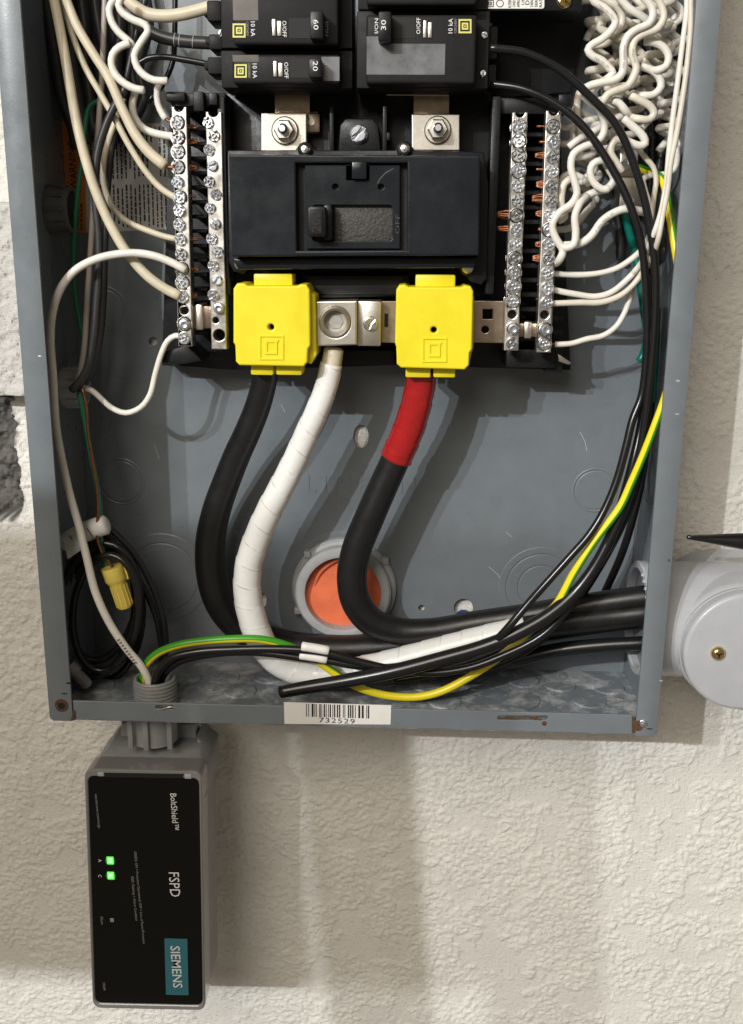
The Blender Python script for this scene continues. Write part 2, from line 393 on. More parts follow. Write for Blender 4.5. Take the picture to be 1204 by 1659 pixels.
# ------------------------------------------------------------------ screws (shared meshes, local +(-Y) is outwards, radius 1 mm -> scaled)
SCREW_R = .004
def screw_mesh(name, kind):
    mb = MB(); ax = (0, -1, 0)
    mb.lathe([(1, -.3), (1, .12), (.94, .16), (.0, .16)], (0, 0, 0), ax, 20)
    def sector(a0, a1, off, h0, h1, r):
        n = 9; am = (a0 + a1) / 2; o = Vector((math.cos(am), 0, math.sin(am))) * off
        outl = []
        for i in range(n):
            a = a0 + (a1 - a0) * i / (n - 1); p = Vector((math.cos(a), 0, math.sin(a))) * r
            outl.append(p)
        if a1 - a0 < PI - .01: outl.append(o * 1.0)
        V = []
        for h, s in ((h0, 1), (h1 - .24, 1), (h1 - .07, .88), (h1, .62)):
            cen = sum(outl, Vector()) / len(outl)
            for p in outl: V.append(cen + (p - cen) * s + Vector((0, -h, 0)))
        k = len(outl); F = [[3 * k + i for i in range(k)]]
        for j in range(3):
            for i in range(k): F.append([j * k + i, j * k + (i + 1) % k, (j + 1) * k + (i + 1) % k, (j + 1) * k + i])
        mb.add(V, F)
    if kind == 'slot':
        g = .16
        sector(g, PI - g, 0, .1, .62, .95); sector(PI + g, 2 * PI - g, 0, .1, .62, .95)
    elif kind == 'combo':
        g = .24
        for q in range(2):
            a = q * PI
            sector(a + g, a + PI / 2 - .1, .42, .1, .6 + .12 * q, .93); sector(a + PI / 2 + .1, a + PI - g, .42, .1, .72 - .1 * q, .93)
        mb.lathe([(.36, .16), (.40, .62), (.30, .62), (.26, .20)], (0, 0, 0), ax, 6, capped=False)
    else:  # round stud with a hollow
        mb.lathe([(.9, .1), (.95, .6), (.8, .85), (.5, .9), (.42, .55), (.0, .5)], (0, 0, 0), ax, 18)
    me = bpy.data.meshes.new(name); me.from_pydata([tuple(v * SCREW_R) for v in mb.V], [], mb.F); me.materials.append(MT['screw']); me.update()
    bm = bmesh.new(); bm.from_mesh(me); bmesh.ops.recalc_face_normals(bm, faces=bm.faces[:]); bm.to_mesh(me); bm.free()
    return me
SM = {k: screw_mesh('screw_' + k, k) for k in ('slot', 'combo', 'stud')}
def screw(parent, px, py, rpx, d, kind='combo', ang=None, name='screw', m=None):
    c = P(px, py, d); o = bpy.data.objects.new(name, SM[kind] if m is None else SM[kind].copy())
    if m: o.data.materials[0] = MT[m]
    link(o, c, parent); s = rpx * mpp(c) * random.uniform(.95, 1.04) / SCREW_R
    if m is None and random.random() < .35: o.material_slots[0].link = 'OBJECT'; o.material_slots[0].material = MT['screwdull']
    o.scale = (s, s, s)
    o.rotation_euler = (random.uniform(-.1, .1), random.uniform(0, PI) if ang is None else ang, random.uniform(-.1, .1))
    return o

# ================================================================== SETTING: stucco wall
def vnoise(X, Z, freq, seed):
    rs = np.random.RandomState(seed); G = rs.rand(256, 256)
    x, z = X * freq + 37.3, Z * freq + 91.7; xi, zi = np.floor(x).astype(int), np.floor(z).astype(int); fx, fz = x - xi, z - zi
    fx = fx * fx * (3 - 2 * fx); fz = fz * fz * (3 - 2 * fz); g = lambda a, b: G[a % 256, b % 256]
    return (g(xi, zi) * (1 - fx) + g(xi + 1, zi) * fx) * (1 - fz) + (g(xi, zi + 1) * (1 - fx) + g(xi + 1, zi + 1) * fx) * fz
def fbm(X, Z, f, o, seed):
    s = 0; a = .5; t = 0
    for i in range(o): s = s + a * vnoise(X + .013 * i, Z - .021 * i, f * 2.03 ** i, seed + i); t += a; a *= .55
    return s / t
def sstep(a, b, x): t = np.clip((x - a) / (b - a), 0, 1); return t * t * (3 - 2 * t)
def stucco_h(X, Z, seed=3):
    wx = X + .006 * (fbm(X, Z, 70, 3, 50) - .5); wz = Z + .006 * (fbm(X, Z, 70, 3, 60) - .5)
    patch = sstep(.36, .47, fbm(X, Z, 48, 3, seed) + .3 * (fbm(wx, wz, 200, 2, seed + 31) - .5))
    a = fbm(wx, wz * 1.3, 360, 2, seed + 10); b = fbm(wx + .3, wz * 1.2, 540, 2, seed + 20)
    lumps = sstep(.42, .56, a) * .6 + sstep(.42, .62, b) * .4
    return patch * (.0002 + lumps * .00105) + .0003 * fbm(X, Z, 60, 2, 5) + .0006 * fbm(X, Z, 12, 2, 8)
def grid_obj(name, xs, zs, Y, m, parent=None, smooth=True):
    nx, nz = len(xs), len(zs); X, Z = np.meshgrid(xs, zs)
    V = np.stack([X, Y, Z], -1).reshape(-1, 3)
    i = np.arange((nz - 1) * nx).reshape(nz - 1, nx)[:, :-1].ravel()
    F = np.stack([i, i + 1, i + nx + 1, i + nx], 1)
    me = bpy.data.meshes.new(name); me.vertices.add(len(V)); me.vertices.foreach_set('co', V.ravel().astype(np.float32))
    me.loops.add(F.size); me.loops.foreach_set('vertex_index', F.ravel().astype(np.int32)); me.polygons.add(len(F))
    me.polygons.foreach_set('loop_start', (np.arange(len(F)) * 4).astype(np.int32)); me.polygons.foreach_set('loop_total', np.full(len(F), 4, np.int32))
    me.polygons.foreach_set('use_smooth', np.full(len(F), smooth)); me.update(calc_edges=True); me.materials.append(MT[m])
    return link(bpy.data.objects.new(name, me), (0, 0, 0), parent)
xs = np.arange(-.30, .345, .0009); zs = np.arange(-.325, .50, .0009)
X, Z = np.meshgrid(xs, zs)
H = stucco_h(X, Z)
# broken-out pocket in the stucco left of the box
hc = P(-20, 740, 0); hr = P(20, 642, 0); hb = P(-20, 846, 0)
edge = hr.x + .009 * (fbm(X, Z, 150, 4, 71) - .5)
pocket = sstep(.0, .004, edge - X) * sstep(.0, .005, Z - hb.z + .010 * (fbm(X, Z, 120, 4, 77) - .5)) * sstep(.0, .006, hr.z + .012 - Z)
rim = sstep(-.006, .010, edge - X) * sstep(-.004, .008, Z - hb.z) * sstep(.0, .006, hr.z + .012 - Z)
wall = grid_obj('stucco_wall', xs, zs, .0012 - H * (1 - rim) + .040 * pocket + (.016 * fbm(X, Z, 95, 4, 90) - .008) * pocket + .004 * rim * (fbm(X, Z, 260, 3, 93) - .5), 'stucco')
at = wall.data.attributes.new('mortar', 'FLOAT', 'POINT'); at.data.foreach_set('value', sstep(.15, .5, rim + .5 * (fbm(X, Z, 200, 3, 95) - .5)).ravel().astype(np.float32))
tag(wall, kind='structure')

# whitewashed lump over the pocket, and the rubble inside it
def lump(name, poly, d0, d1, m, seed, amp):
    o = None; mb = MB(); pts = wxz(poly, d1); xs_ = [p[0] for p in pts]; zs_ = [p[1] for p in pts]
    x0, x1, z0, z1 = min(xs_), max(xs_), min(zs_), max(zs_)
    nx, nz = 60, 160; V = []; F = []
    gx = np.linspace(x0, x1, nx); gz = np.linspace(z0, z1, nz); GX, GZ = np.meshgrid(gx, gz)
    h = fbm(GX, GZ, 70, 4, seed) * amp + fbm(GX, GZ, 240, 3, seed + 9) * amp * .6
    for j in range(nz):
        for i in range(nx):
            e = min(1, min(i, nx - 1 - i, j, nz - 1 - j) / 3)
            V.append((GX[j, i] + .0015 * (random.random() - .5), -(d0 + (d1 - d0) * e ** .5) * .001 - h[j, i] * e, GZ[j, i] + (.002 * math.sin(GX[j, i] * 300) if j == 0 else 0)))
    for j in range(nz - 1):
        for i in range(nx - 1): a = j * nx + i; F.append([a, a + 1, a + nx + 1, a + nx])
    return mobj(name, V, F, m, None, True)
tag(lump('mortar_lump', [(-60, 325), (30, 325), (60, 646), (-60, 636)], -2, 16, 'whitewash', 5, .004), 'rough whitewashed mortar lump beside the left edge of the box', 'mortar')

# ================================================================== the metal box
BX = .181; TOPZ = .92; FD = 94.1
box = empty('electrical_box', (0, -.0035, 0), 'grey painted steel electrical panel box, open front, fixed to the stucco wall', 'panel box')
holes = []
def hole_at(px, py, rx, ry=None): c = P(px, py, 4.5); k = mpp(c); holes.append([(c.x + math.cos(2 * PI * i / 28) * rx * k, c.z + math.sin(2 * PI * i / 28) * (ry or rx) * k) for i in range(28)])
hole_at(585, 707, 12.5, 19); hole_at(751, 985, 15.5); hole_at(683, 985, 5); hole_at(424, 973, 8, 13); hole_at(248, 553, 7); hole_at(1004, 393, 8)
oc = P(558, 951, 4.5); ok = mpp(oc); holes.append(circ(oc.x, oc.z, 72 * ok, 48))
plate('back_panel', [(-BX + .0016, .0), (BX - .0016, .0), (BX - .0016, TOPZ), (-BX + .0016, TOPZ)], holes, 3.0, 4.5, 'paint', box, .2)
mb = MB(); mb.box(-BX, -BX + .0015, 3, FD - 1.6, 0, TOPZ); lw = mb.obj('side_panel', 'paint', box)
conR = None
mb = MB(); mb.box(BX - .0015, BX, 3, FD - 1.6, 0, TOPZ); mb.obj('side_panel', 'paint', box)
mb = MB(); mb.box(-BX + .0016, BX - .0016, 4.6, FD - 1.6, 0, .0016); floorp = mb.obj('bottom_panel', 'worn', box)
mb = MB(); mb.box(-BX, BX, 3, FD, TOPZ + .0001, TOPZ + .0016); mb.obj('top_panel', 'paint', box)
# front flanges
mb = MB(); k1 = .0128
mb.prism([(-BX, TOPZ), (-BX, .002), (-BX + .002, -.0004), (-BX + .0135, -.0004), (-BX + .0142, .001), (-BX + .0135, TOPZ)], FD - 1.5, FD, .5, 2, True)
mb.obj('front_flange', 'paint', box)
mb = MB(); mb.prism([(BX - .0118, TOPZ), (BX - .0128, .001), (BX - .012, -.0006), (BX - .002, -.0006), (BX, .001), (BX, TOPZ)], FD - 1.5, FD, .5, 2, True)
mb.obj('front_flange', 'paint', box)
def slot(px, py, w, h):
    a = wxz(rrect(px - w / 2, py - h / 2, px + w / 2, py + h / 2, h * .45, 3), FD); return a
zb = .0128
bf = plate('front_flange', [(-BX + .0146, .0006), (BX - .0140, .0004), (BX - .0136, zb), (-BX + .0146, zb)], [slot(266, 1147, 30, 6), slot(847, 1164, 82, 7)], FD - 2.4, FD - .9, 'paint', box, .35)
# bent metal tags in the two flange slots and the dent beside one of them
tube('bent_tag', [(245, 1148, 91.5), (262, 1149, 93.6), (276, 1145, 94.4), (290, 1147, 92)], 3, 'lug', box, seg=8)
tube('bent_tag', [(808, 1163, 91.5), (835, 1164, 93), (850, 1162, 94.2), (886, 1168, 92)], 3, 'rust', box, seg=8)
for x, y in ((868, 1163), (882, 1172)):
    mb = MB(); mb.lathe([(0, .0004), (.0008, .0003), (.0016, 0)], P(x, y, FD - .9), (0, -1, 0), 10); mb.obj('rust_fleck', 'rust', box)
# corner screws with rust stains
mb = MB()
c = P(100, 1143, FD)
mb.lathe([(.0042, 0), (.0040, .00025), (.0015, .0003)], c, (0, -1, 0), 20); mb.obj('rust_stain', 'rust', box)
mb = MB(); mb.lathe([(.0021, .0001), (.0021, .0005), (.0014, .0006), (.0012, .00035), (0, .00035)], c, (0, -1, 0), 16); mb.obj('corner_hole', 'dark', box)  # near-black disc stands for the shade of an open screw hole
c = P(1034, 1176, FD); mb = MB(); mb.lathe([(.0034, 0), (.0032, .0002), (.001, .00025)], c, (0, -1, 0), 18); mb.obj('rust_stain', 'rust', box)
mb = MB(); mb.prism([(1024, 1160), (1028, 1163), (1031, 1172), (1028, 1180), (1030, 1188), (1024, 1187)], FD - .2, FD + .12, 0); mb.obj('rust_stain', 'rust', box)
mb = MB(); mb.prism([(118, 1150), (121.5, 1153), (121.5, 1167), (114, 1168), (117, 1160)], FD - .2, FD + .12, 0); mb.obj('rust_stain', 'rust', box)
screw(box, 1042, 1172, 6.2, FD + .1, 'slot', .7)
# knockouts of the back panel: concentric discs just proud of the sheet
def ringdisc(c, axis, radii, seg=48, h=.00045):
    mb = MB(); prev = 0
    prof = []
    for k, r in enumerate(radii):
        if prev == 0: prof = [(r, -.0003), (r, h * .6), (r - .0005, h), (0.0, h)]
        else: prof = [(r, -.0003), (r, h * .6), (r - .0005, h), (prev + .0011, h), (prev + .0007, h * .6), (prev + .0007, -.0003)]
        mb.lathe(prof, c, axis, seg, capped=False); prev = r
    return mb
def ko(px, py, rads, m='paint', name='knockout'):
    c = P(px, py, 4.5); k = mpp(c); o = ringdisc(c, (0, -1, 0), [r * k for r in rads]).obj(name, m, box); o.data.set_sharp_from_angle(angle=.12)
ko(196, 780, [34, 39]); ko(964, 794, [32, 37]); ko(876, 951, [36, 55, 68]); ko(264, 935, [57, 74]); ko(170, 500, [30, 36])
mb = MB(); mb.lathe([(95 * ok, -.0003), (95 * ok, .0003), (95 * ok - .0006, .00045), (73 * ok, .00045), (72.6 * ok, -.0003)], oc, (0, -1, 0), 56, capped=False); mb.obj('knockout', 'paint', box)
# knockouts of the bottom panel
def kof(px, py, rpx, inner=None, hh=.0008):
    c = Pz(px, py, .0016); k = mpp(c); rr = [rpx * k] if not inner else [inner * k, rpx * k]
    rr = [min(r, .0105 + .006 * (inner is not None)) for r in rr]
    ringdisc(c, (0, 0, 1), rr, 36, hh).obj('knockout', 'worn', box).data.set_sharp_from_angle(angle=.12)
for a in ((363, 1097, 30), (435, 1097, 29), (389, 1120, 31), (300, 1100, 26), (160, 1112, 30), (185, 1090, 26), (560, 1118, 30), (620, 1103, 30), (690, 1110, 31), (720, 1137, 28), (770, 1108, 30),
          (907, 1110, 31), (955, 1136, 31), (985, 1114, 30), (480, 1122, 27)): kof(*a)
kof(829, 1134, 62, 42); kof(847, 1104, 31, None, .0012)
for px, py in ((965, 1128), (1005, 1132), (380, 1112), (340, 1118)):
    c = Pz(px, py, .0018); mb = MB(); mb.box(c.x - .002, c.x + .002, -c.y * 1000 - .5, -c.y * 1000 + .5, c.z, c.z + .0005, .1); mb.obj('scratched_tab', 'lug', box)
# side-wall knockout and the oval embossed lettering
c = Px(1052, 782, BX - .0015); ringdisc(c, (-1, 0, 0), [.011, .0135]).obj('knockout', 'paint', box)
def emboss(string, px, py, L, hpx):
    cu = bpy.data.curves.new('tmp', 'FONT'); cu.body = string; cu.size = 1; cu.space_character = 1.45; cu.resolution_u = 2
    cu.extrude = .0; V, F = curve_mesh(cu); x0, x1 = min(v.x for v in V), max(v.x for v in V); y0, y1 = min(v.y for v in V), max(v.y for v in V)
    c = P(px, py, 4.5); k = mpp(c); sx, sy = L * k / (x1 - x0), hpx * k / (y1 - y0)
    V2 = [(c.x + (v.x - (x0 + x1) / 2) * sx, c.y, c.z + (v.y - (y0 + y1) / 2) * sy) for v in V]
    me = bpy.data.meshes.new('t'); me.from_pydata(V2, [], F); bm = bmesh.new(); bm.from_mesh(me); bmesh.ops.remove_doubles(bm, verts=bm.verts, dist=1e-6)
    r = bmesh.ops.extrude_face_region(bm, geom=bm.faces[:]); vs = [g for g in r['geom'] if isinstance(g, bmesh.types.BMVert)]
    for v in vs: v.co.y -= .0004
    bm.to_mesh(me); bm.free(); Vv = [v.co.copy() for v in me.vertices]; Ff = [list(p.vertices) for p in me.polygons]
    return mobj('embossed_lettering', Vv, Ff, 'paint', box)
emboss('LINE IN', 585, 785, 176, 27)
# barcode sticker on the bottom flange
st = MB(); q = [(460, 1138), (634, 1143), (633, 1174), (461, 1173)]
st.prism(q, FD - 1.2, FD - .6, .1, 1); sticker = st.obj('barcode_sticker', 'sticker', box)
mb = MB(); rnd = random.Random(4); x = 496
while x < 597:
    w = rnd.choice((1.2, 1.2, 2.2, 3.2)); 
    y0 = 1139 + (x - 460) * .03
    mb.add([P(x, y0, FD - .5), P(x + w, y0, FD - .5), P(x + w, y0 + 21, FD - .5), P(x, y0 + 21, FD - .5)], [[0, 3, 2, 1]]); x += w + rnd.choice((1.3, 1.3, 2.4, 4.2))
mb.obj('barcode', 'ink', sticker)
text('lettering', '732529', 546, 1167.5, 58, FD - .5, 'ink', sticker, -.02, 8.5, space=1.15)
# warning label on the back panel (stuck on the sheet, left of the bars)
lb = MB(); lb.prism([(137, 197), (262, 200), (271, 208), (277, 362), (270, 372), (140, 377)], 4.6, 4.9, 0); wl = lb.obj('warning_label', 'paper', box)
lb = MB(); lb.prism([(101, 197), (137, 197), (140, 377), (104, 376)], 4.6, 4.9, 0); lb.obj('orange_band', 'orangepaper', wl)
text('lettering', 'WARNING', 118, 268, 75, 5.0, 'ink', wl, PI / 2, 12)
mb = MB(); rnd = random.Random(9)
for cx in [146 + 7.0 * i for i in range(18)]:
    for (ya, yb) in ((205, 290), (299, 368)):
        y = ya + rnd.choice((0, 0, 6))
        while y < yb - 4:
            l = rnd.uniform(3, 15); y2 = min(y + l, yb); quadline(mb, [(cx + (y - 200) * .03, y), (cx + (y2 - 200) * .03, y2)], rnd.uniform(2.2, 3.3), 5.0); y = y2 + 1.5
            if rnd.random() < .03: break
mb.obj('printed_lines', 'ink', wl)
mb = MB(); rnd = random.Random(10)
for cx in (112, 119, 126, 132):
    y = 330
    while y < 372: l = rnd.uniform(3, 8); quadline(mb, [(cx, y), (cx + .3, min(y + l, 373))], 2.6, 5.0); y += l + 2
mb.obj('printed_lines', 'ink', wl)

# bushings of the left side panel
def bushing(name, pyc, pxc, rpx, label):
    c = Px(pxc, pyc, -BX + .0016); k = mpp(c); r = rpx * k; root = empty(name, c, label, 'bushing', 'plastic bushings of the left side panel')
    mb = MB(); mb.lathe([(r * 1.0, 0), (r * 1.0, .004), (r * .93, .006), (r * .93, .013), (r * .78, .0135), (r * .74, .010), (r * .74, 0)], c, (1, 0, 0), 32, capped=False); mb.obj('collar', 'pvc' if rpx < 35 else 'pvcdark', root)
    mb = MB()
    for i in range(10):
        a = 2 * PI * i / 10; q = c + Vector((0, math.cos(a), math.sin(a))) * r * .98
        mb.box(q.x + .001, q.x + .011, -q.y * 1000 - 1.0, -q.y * 1000 + 1.0, q.z - .001, q.z + .001, .3, 1)
    mb.obj('grip_rib', 'pvc' if rpx < 35 else 'pvcdark', root); mb = MB(); mb.lathe([(r * .735, .0006), (0, .0006)], c, (1, 0, 0), 24); mb.obj('throat', 'dark', root)
bushing('plastic_bushing', 340, 82, 39, 'large dark grey plastic bushing on the left side panel beside the warning label')
bushing('plastic_bushing', 627, 104, 32, 'smaller pale grey ribbed bushing on the left side panel that grey and black wires enter')

# ================================================================== interior carrier (black plastic base of the bus)
car = empty('bus_carrier', P(590, 590, 5), 'black plastic carrier holding bus bars, breakers and terminal bars in the panel box', 'bus carrier')
mb = MB(); mb.prism([(275, 165), (905, 165), (925, 600), (640, 592), (380, 600), (262, 592)], 8, 26, 1); mb.obj('base_pan', 'black', car)
mb = MB(); mb.prism([(365, 150), (797, 150), (797, 480), (365, 480)], 20, 40, 1.2); mb.obj('deck', 'black', car)
mb = MB()
for a in ((356, 160, 368, 480), (792, 160, 806, 480)): mb = MB(); mb.rb(*a, 20, 62, .6); mb.obj('rail', 'black', car)
for a in ((534, 172, 541, 246), (620, 172, 627, 246)): mb = MB(); mb.rb(*a, 30, 58, .5); mb.obj('rib', 'black', car)
mb = MB(); mb.rb(626, 214, 633, 228, 30, 60, 1); mb.obj('catch', 'black', car)
mb = MB(); mb.rb(276, 150, 366, 172, 20, 60, 1); mb.rb(268, 148, 300, 164, 20, 64, 1); mb.rb(313, 148, 330, 180, 20, 66, .6); mb.rb(338, 150, 352, 170, 20, 66, .6); mb.obj('end_block', 'black', car)
mb = MB(); mb.rb(806, 158, 918, 185, 20, 58, 1); mb.rb(905, 152, 925, 172, 20, 66, 1); mb.obj('end_block', 'black', car)
# partition ribs between the paired terminal bars
for i in range(15):
    mb = MB(); mb.rb(306, 206 + i * 23.6, 336, 212 + i * 23.6, 26, 50, .4, 1); mb.obj('barrier', 'black', car)
    mb = MB(); mb.rb(850 - i * .6, 214 + i * 23.6, 888 - i * .6, 222 + i * 23.6, 26, 52, .4, 1); mb.obj('barrier', 'black', car)
mb = MB(); mb.prism([(258, 572), (305, 558), (326, 584), (296, 590), (264, 588)], 26, 50, .8); mb.obj('foot', 'black', car)
mb = MB(); mb.rb(820, 566, 900, 596, 24, 46, .8); mb.rb(884, 560, 912, 604, 24, 42, .8); mb.obj('foot', 'black', car)
mb = MB(); mb.prism([(903, 572), (912, 578), (926, 588), (922, 591), (905, 586)], 30, 44, .4); mb.obj('spring_clip', 'lug', car)
mb = MB(); mb.rb(506, 566, 640, 590, 20, 34, 1); mb.obj('lower_edge', 'black', car)
mb = MB(); mb.prism([(548, 244), (551, 203), (560, 192), (604, 192), (613, 203), (617, 244)], 38, 58, 1.2); mt = mb.obj('screw_mount', 'black', car)
screw(mt, 581, 217, 15, 58, 'slot', -.75)
mb = MB(); mb.prism([(488, 444), (662, 444), (670, 480), (505, 484)], 38, 52, 1.4); mb.obj('shroud', 'black', car)
mb = MB(); mb.prism([(496, 446), (655, 446), (655, 478), (502, 478)], 51, 55, 1.2); mb.obj('shroud', 'black', car)

mb = MB(); mb.prism([(797, -60), (975, -60), (945, 60), (925, 150), (797, 160)], 8, 22, 1); mb.obj('upper_pan', 'black', car)
# bus straps and top lugs
def toplug(pts_strap, r, nut, label):
    root = empty('bus_lug', P(nut[0], nut[1], 45), label, 'bus lug', 'bus lugs above the main breaker')
    mb = MB()
    for a in pts_strap: mb.rb(*a, .4)
    mb.obj('strap', 'strap', root)
    c = wxz([(r[0], r[1]), (r[2], r[1]), (r[2], r[3]), (r[0], r[3])], 56); plate('lug_plate', c, [], 46, 56, 'lug', root, .6, 2)
    c = P(nut[0], nut[1], 56); k = mpp(c)
    mb = MB(); mb.lathe([(22 * k, 0), (22 * k, .0012), (20 * k, .0018), (0, .0018)], c, (0, -1, 0), 28); mb.obj('washer', 'lug', root)
    mb = MB(); mb.lathe([(17 * k, .0018), (17 * k, .0058), (14.5 * k, .0072), (9 * k, .0072)], c, (0, -1, 0), 6); mb.obj('nut', 'lug', root)
    mb = MB(); mb.lathe([(8 * k, .006), (8 * k, .0118), (5 * k, .0135), (0, .0135)], c, (0, -1, 0), 16); mb.obj('stud', 'screw', root)
    return root
l1 = toplug([(445, 140, 502, 190, 40, 47), (444, 180, 516, 216, 38, 45), (488, 184, 518, 214, 42, 48)], (423, 183, 497, 245), (462, 212), 'left bus lug with bronze strap, washer and nut above the main breaker')
c = P(505, 198, 48); mb = MB(); mb.lathe([(.0018, 0), (.0018, .001), (.001, .001)], c, (0, -1, 0), 14); mb.obj('rivet', 'lug', l1)
toplug([(670, 140, 728, 188, 40, 47), (626, 147, 728, 155, 38, 49)], (667, 185, 745, 244), (709, 211), 'right bus lug with dark strap, washer and nut above the main breaker')

# ================================================================== terminal bars
def bar(p_top, p_bot, w, screws, hole, label, d=64, extra=None, th=9, notch=True):
    a, b = P(*p_top, d), P(*p_bot, d); k = mpp((a + b) / 2); ax = Vector((b.x - a.x, b.z - a.z)); L = ax.length; ax.normalize(); pe = Vector((-ax.y, ax.x)); hw = w * .5 * k
    A = Vector((a.x, a.z)); B = Vector((b.x, b.z))
    top = []
    if notch:
        for i in range(9):
            t = PI * i / 8; top.append(A + pe * hw * .62 * math.cos(t) + ax * hw * .62 * math.sin(t))
        outer = [A + pe * hw] + top + [A - pe * hw, B - pe * hw, B + pe * hw]
    else: outer = [A + pe * hw, A - pe * hw, B - pe * hw, B + pe * hw]
    hs = []
    for (hx, hy, hr) in hole:
        c = P(hx, hy, d); kk = mpp(c); hs.append(circ(c.x, c.z, hr * kk, 20))
    if w < 25:
        for q in screws: c = P(q[0], q[1], d); hs.append(circ(c.x, c.z, (q[2] + .75) * mpp(c), 20))
    root = empty('terminal_bar', P(*p_bot, d - th), label, 'terminal bar', 'neutral terminal bars')
    plate('bar', [tuple(v) for v in outer], hs, d - th, d, 'bar', root, .5)
    if w < 25: plate('bar_core', [tuple(v) for v in outer], [], d - th - .3, d - th + 1.5, 'dark', root, .1)
    for s in screws: screw(root, s[0], s[1], s[2], d, s[3] if len(s) > 3 else 'combo')
    return root
A_ = [(288, 199), (289, 223), (289, 246), (289, 271), (289, 295), (292, 320), (291, 341), (291, 364), (293, 388), (294, 412), (295, 436), (296, 458), (296, 481)]
barA = bar((290, 173), (300.5, 561), 24, [(x, y, 10.3) for x, y in A_] + [(299, 525, 10.5, 'stud'), (298.5, 548, 10)], [(298.5, 503, 7)], 'outermost left terminal bar with one column of thirteen wire screws')
B_ = [(338, 199), (347, 220), (339, 243), (345, 268.6, 11, 'slot'), (339.5, 294.6), (350, 315), (341, 337), (349.5, 363, 11, 'slot'), (343.5, 387), (353, 408), (345.5, 430), (352, 454, 11, 'slot'), (345.5, 478)]
barB = bar((346, 181), (355, 566), 25.5, [(s[0], s[1], 9.4) + tuple(s[3:]) for s in B_] + [(356, 499, 9.5, 'stud')], [(355, 543, 9.5), (349.5, 519, 5)], 'inner left terminal bar with zigzag screws beside the main breaker')
C_ = [(841.5, 205), (841, 229), (841, 253), (840, 277.5), (839.6, 301), (839, 325), (837, 349.6), (837, 372.6), (836, 396), (834, 419), (833, 442), (832.5, 464.6), (831, 488)]
barC = bar((843, 182), (828.5, 568), 24, [(x, y, 10.6) for x, y in C_] + [(831, 532, 10.5, 'stud'), (830, 556, 10)], [(830, 509.5, 7)], 'inner right terminal bar, straight column of screws beside the main breaker')
D_ = [(896.5, 205.4), (897, 230), (896, 254), (895, 277.5), (893.7, 302), (893, 325.5), (891.5, 349), (890, 373), (889, 396), (889, 419), (888, 442.4), (887, 467), (886, 490)]
barD = bar((897.5, 179), (881, 571), 24, [(x, y, 10.6) for x, y in D_] + [(883, 534, 10.5, 'stud'), (882, 557.5, 10)], [(882.5, 510, 7)], 'outermost right terminal bar that the white wires enter')
# bonding jumpers between the bars of each pair
def jumper(x0, y0, x1, y1, label):
    root = empty('bonding_jumper', P((x0 + x1) / 2, y1, 50), label, 'jumper', 'bonding jumpers between terminal bars')
    mb = MB(); mb.rb(x0, y0, x1, y1, 48, 57, .6); mb.obj('strap', 'strap', root); mb = MB(); mb.rb((x0 + x1) / 2 - 8, y0 - 3, (x0 + x1) / 2 + 5, y1 + 3, 50, 60, 1.2); mb.obj('clip', 'lug', root)
jumper(306, 496, 342, 532, 'small brass jumper clip joining the two left terminal bars near their bottom'); jumper(840, 524, 874, 546, 'small silver jumper clip joining the two right terminal bars near their bottom')
# copper ends showing between the bars
def strands(parent, x0, x1, y, n, w, d=57, name='copper_end'):
    mb_pts = []
    for i in range(n):
        yy = y + (i - (n - 1) / 2) * w * .75 + random.uniform(-1, 1)
        tube(name, [(x0, y + (yy - y) * .5, d), ((x0 + x1) / 2, yy, d + random.uniform(-1, 1)), (x1, yy + random.uniform(-2, 2), d)], w, 'copper', parent, seg=6, step=.002)
for y, n, w in ((205, 2, 4), (230, 1, 6), (252, 3, 4), (274, 1, 6), (299, 4, 4), (322, 5, 4), (346, 3, 4.2), (372, 2, 4.5), (396, 3, 4), (418, 4, 4), (440, 1, 5.5), (461, 1, 5.5), (484, 1, 6), (551, 1, 5)):
    strands(barD, 861 + random.uniform(0, 9) + (0 if n > 2 else 6), 886, y, n + (n > 2), w * .85)
for y, n, w in ((205, 2, 4), (229, 4, 3.2), (271, 2, 6.5), (318, 1, 5), (388, 2, 4), (436, 2, 4), (480, 3, 4)): strands(barA, 300, 322 + random.uniform(-6, 2), y, n, w)
for y, n in ((348, 4), (370, 3)): strands(barC, 806, 832, y, n, 5)

# ================================================================== main breaker
mainb = empty('main_breaker', P(580, 470, 42), 'wide black main breaker with one handle across the middle of the panel', 'main breaker')
mb = MB(); mb.prism([(368, 243), (478, 243), (486, 232), (503, 232), (512, 243), (640, 243), (648, 232), (664, 232), (672, 243), (784, 246), (792, 300), (789, 452), (780, 462), (765, 458), (745, 436), (404, 433), (392, 444), (378, 440), (370, 425)], 40, 66, 1.5)
mb.obj('base_flange', 'black', mainb)
c = wxz([(370, 250), (778, 252), (776, 414), (376, 416)], 86)
win = wxz([(479, 264), (660, 264), (660, 405), (481, 406)], 86)
body = plate('case', c, [win], 64, 86, 'mainface', mainb, 1.0, 2)
mb = MB(); mb.prism([(376, 418), (776, 416), (768, 434), (386, 437)], 62, 76, 1.2); mb.obj('lower_lip', 'mainface', mainb)
mb = MB(); wp = wxz([(479, 264), (660, 264), (660, 405), (481, 406)], 86); mb.prism([(p[0], p[1]) for p in wp], 62, 79, 0, 2, True); mb.obj('window_floor', 'black', mainb)
c2 = wxz([(494, 267), (648, 267), (648, 403), (496, 403)], 83)
hl = [wxz(circ(543.5, 302.5, 5, 16), 83), wxz(circ(617.5, 302.5, 5, 16), 83), wxz(rrect(506, 332, 636, 391, 6), 83), wxz([(562, 267.4), (597, 267.4), (597, 291), (562, 291)], 83)]
plate('window_plate', c2, hl, 78, 83, 'mainface', mainb, .4)
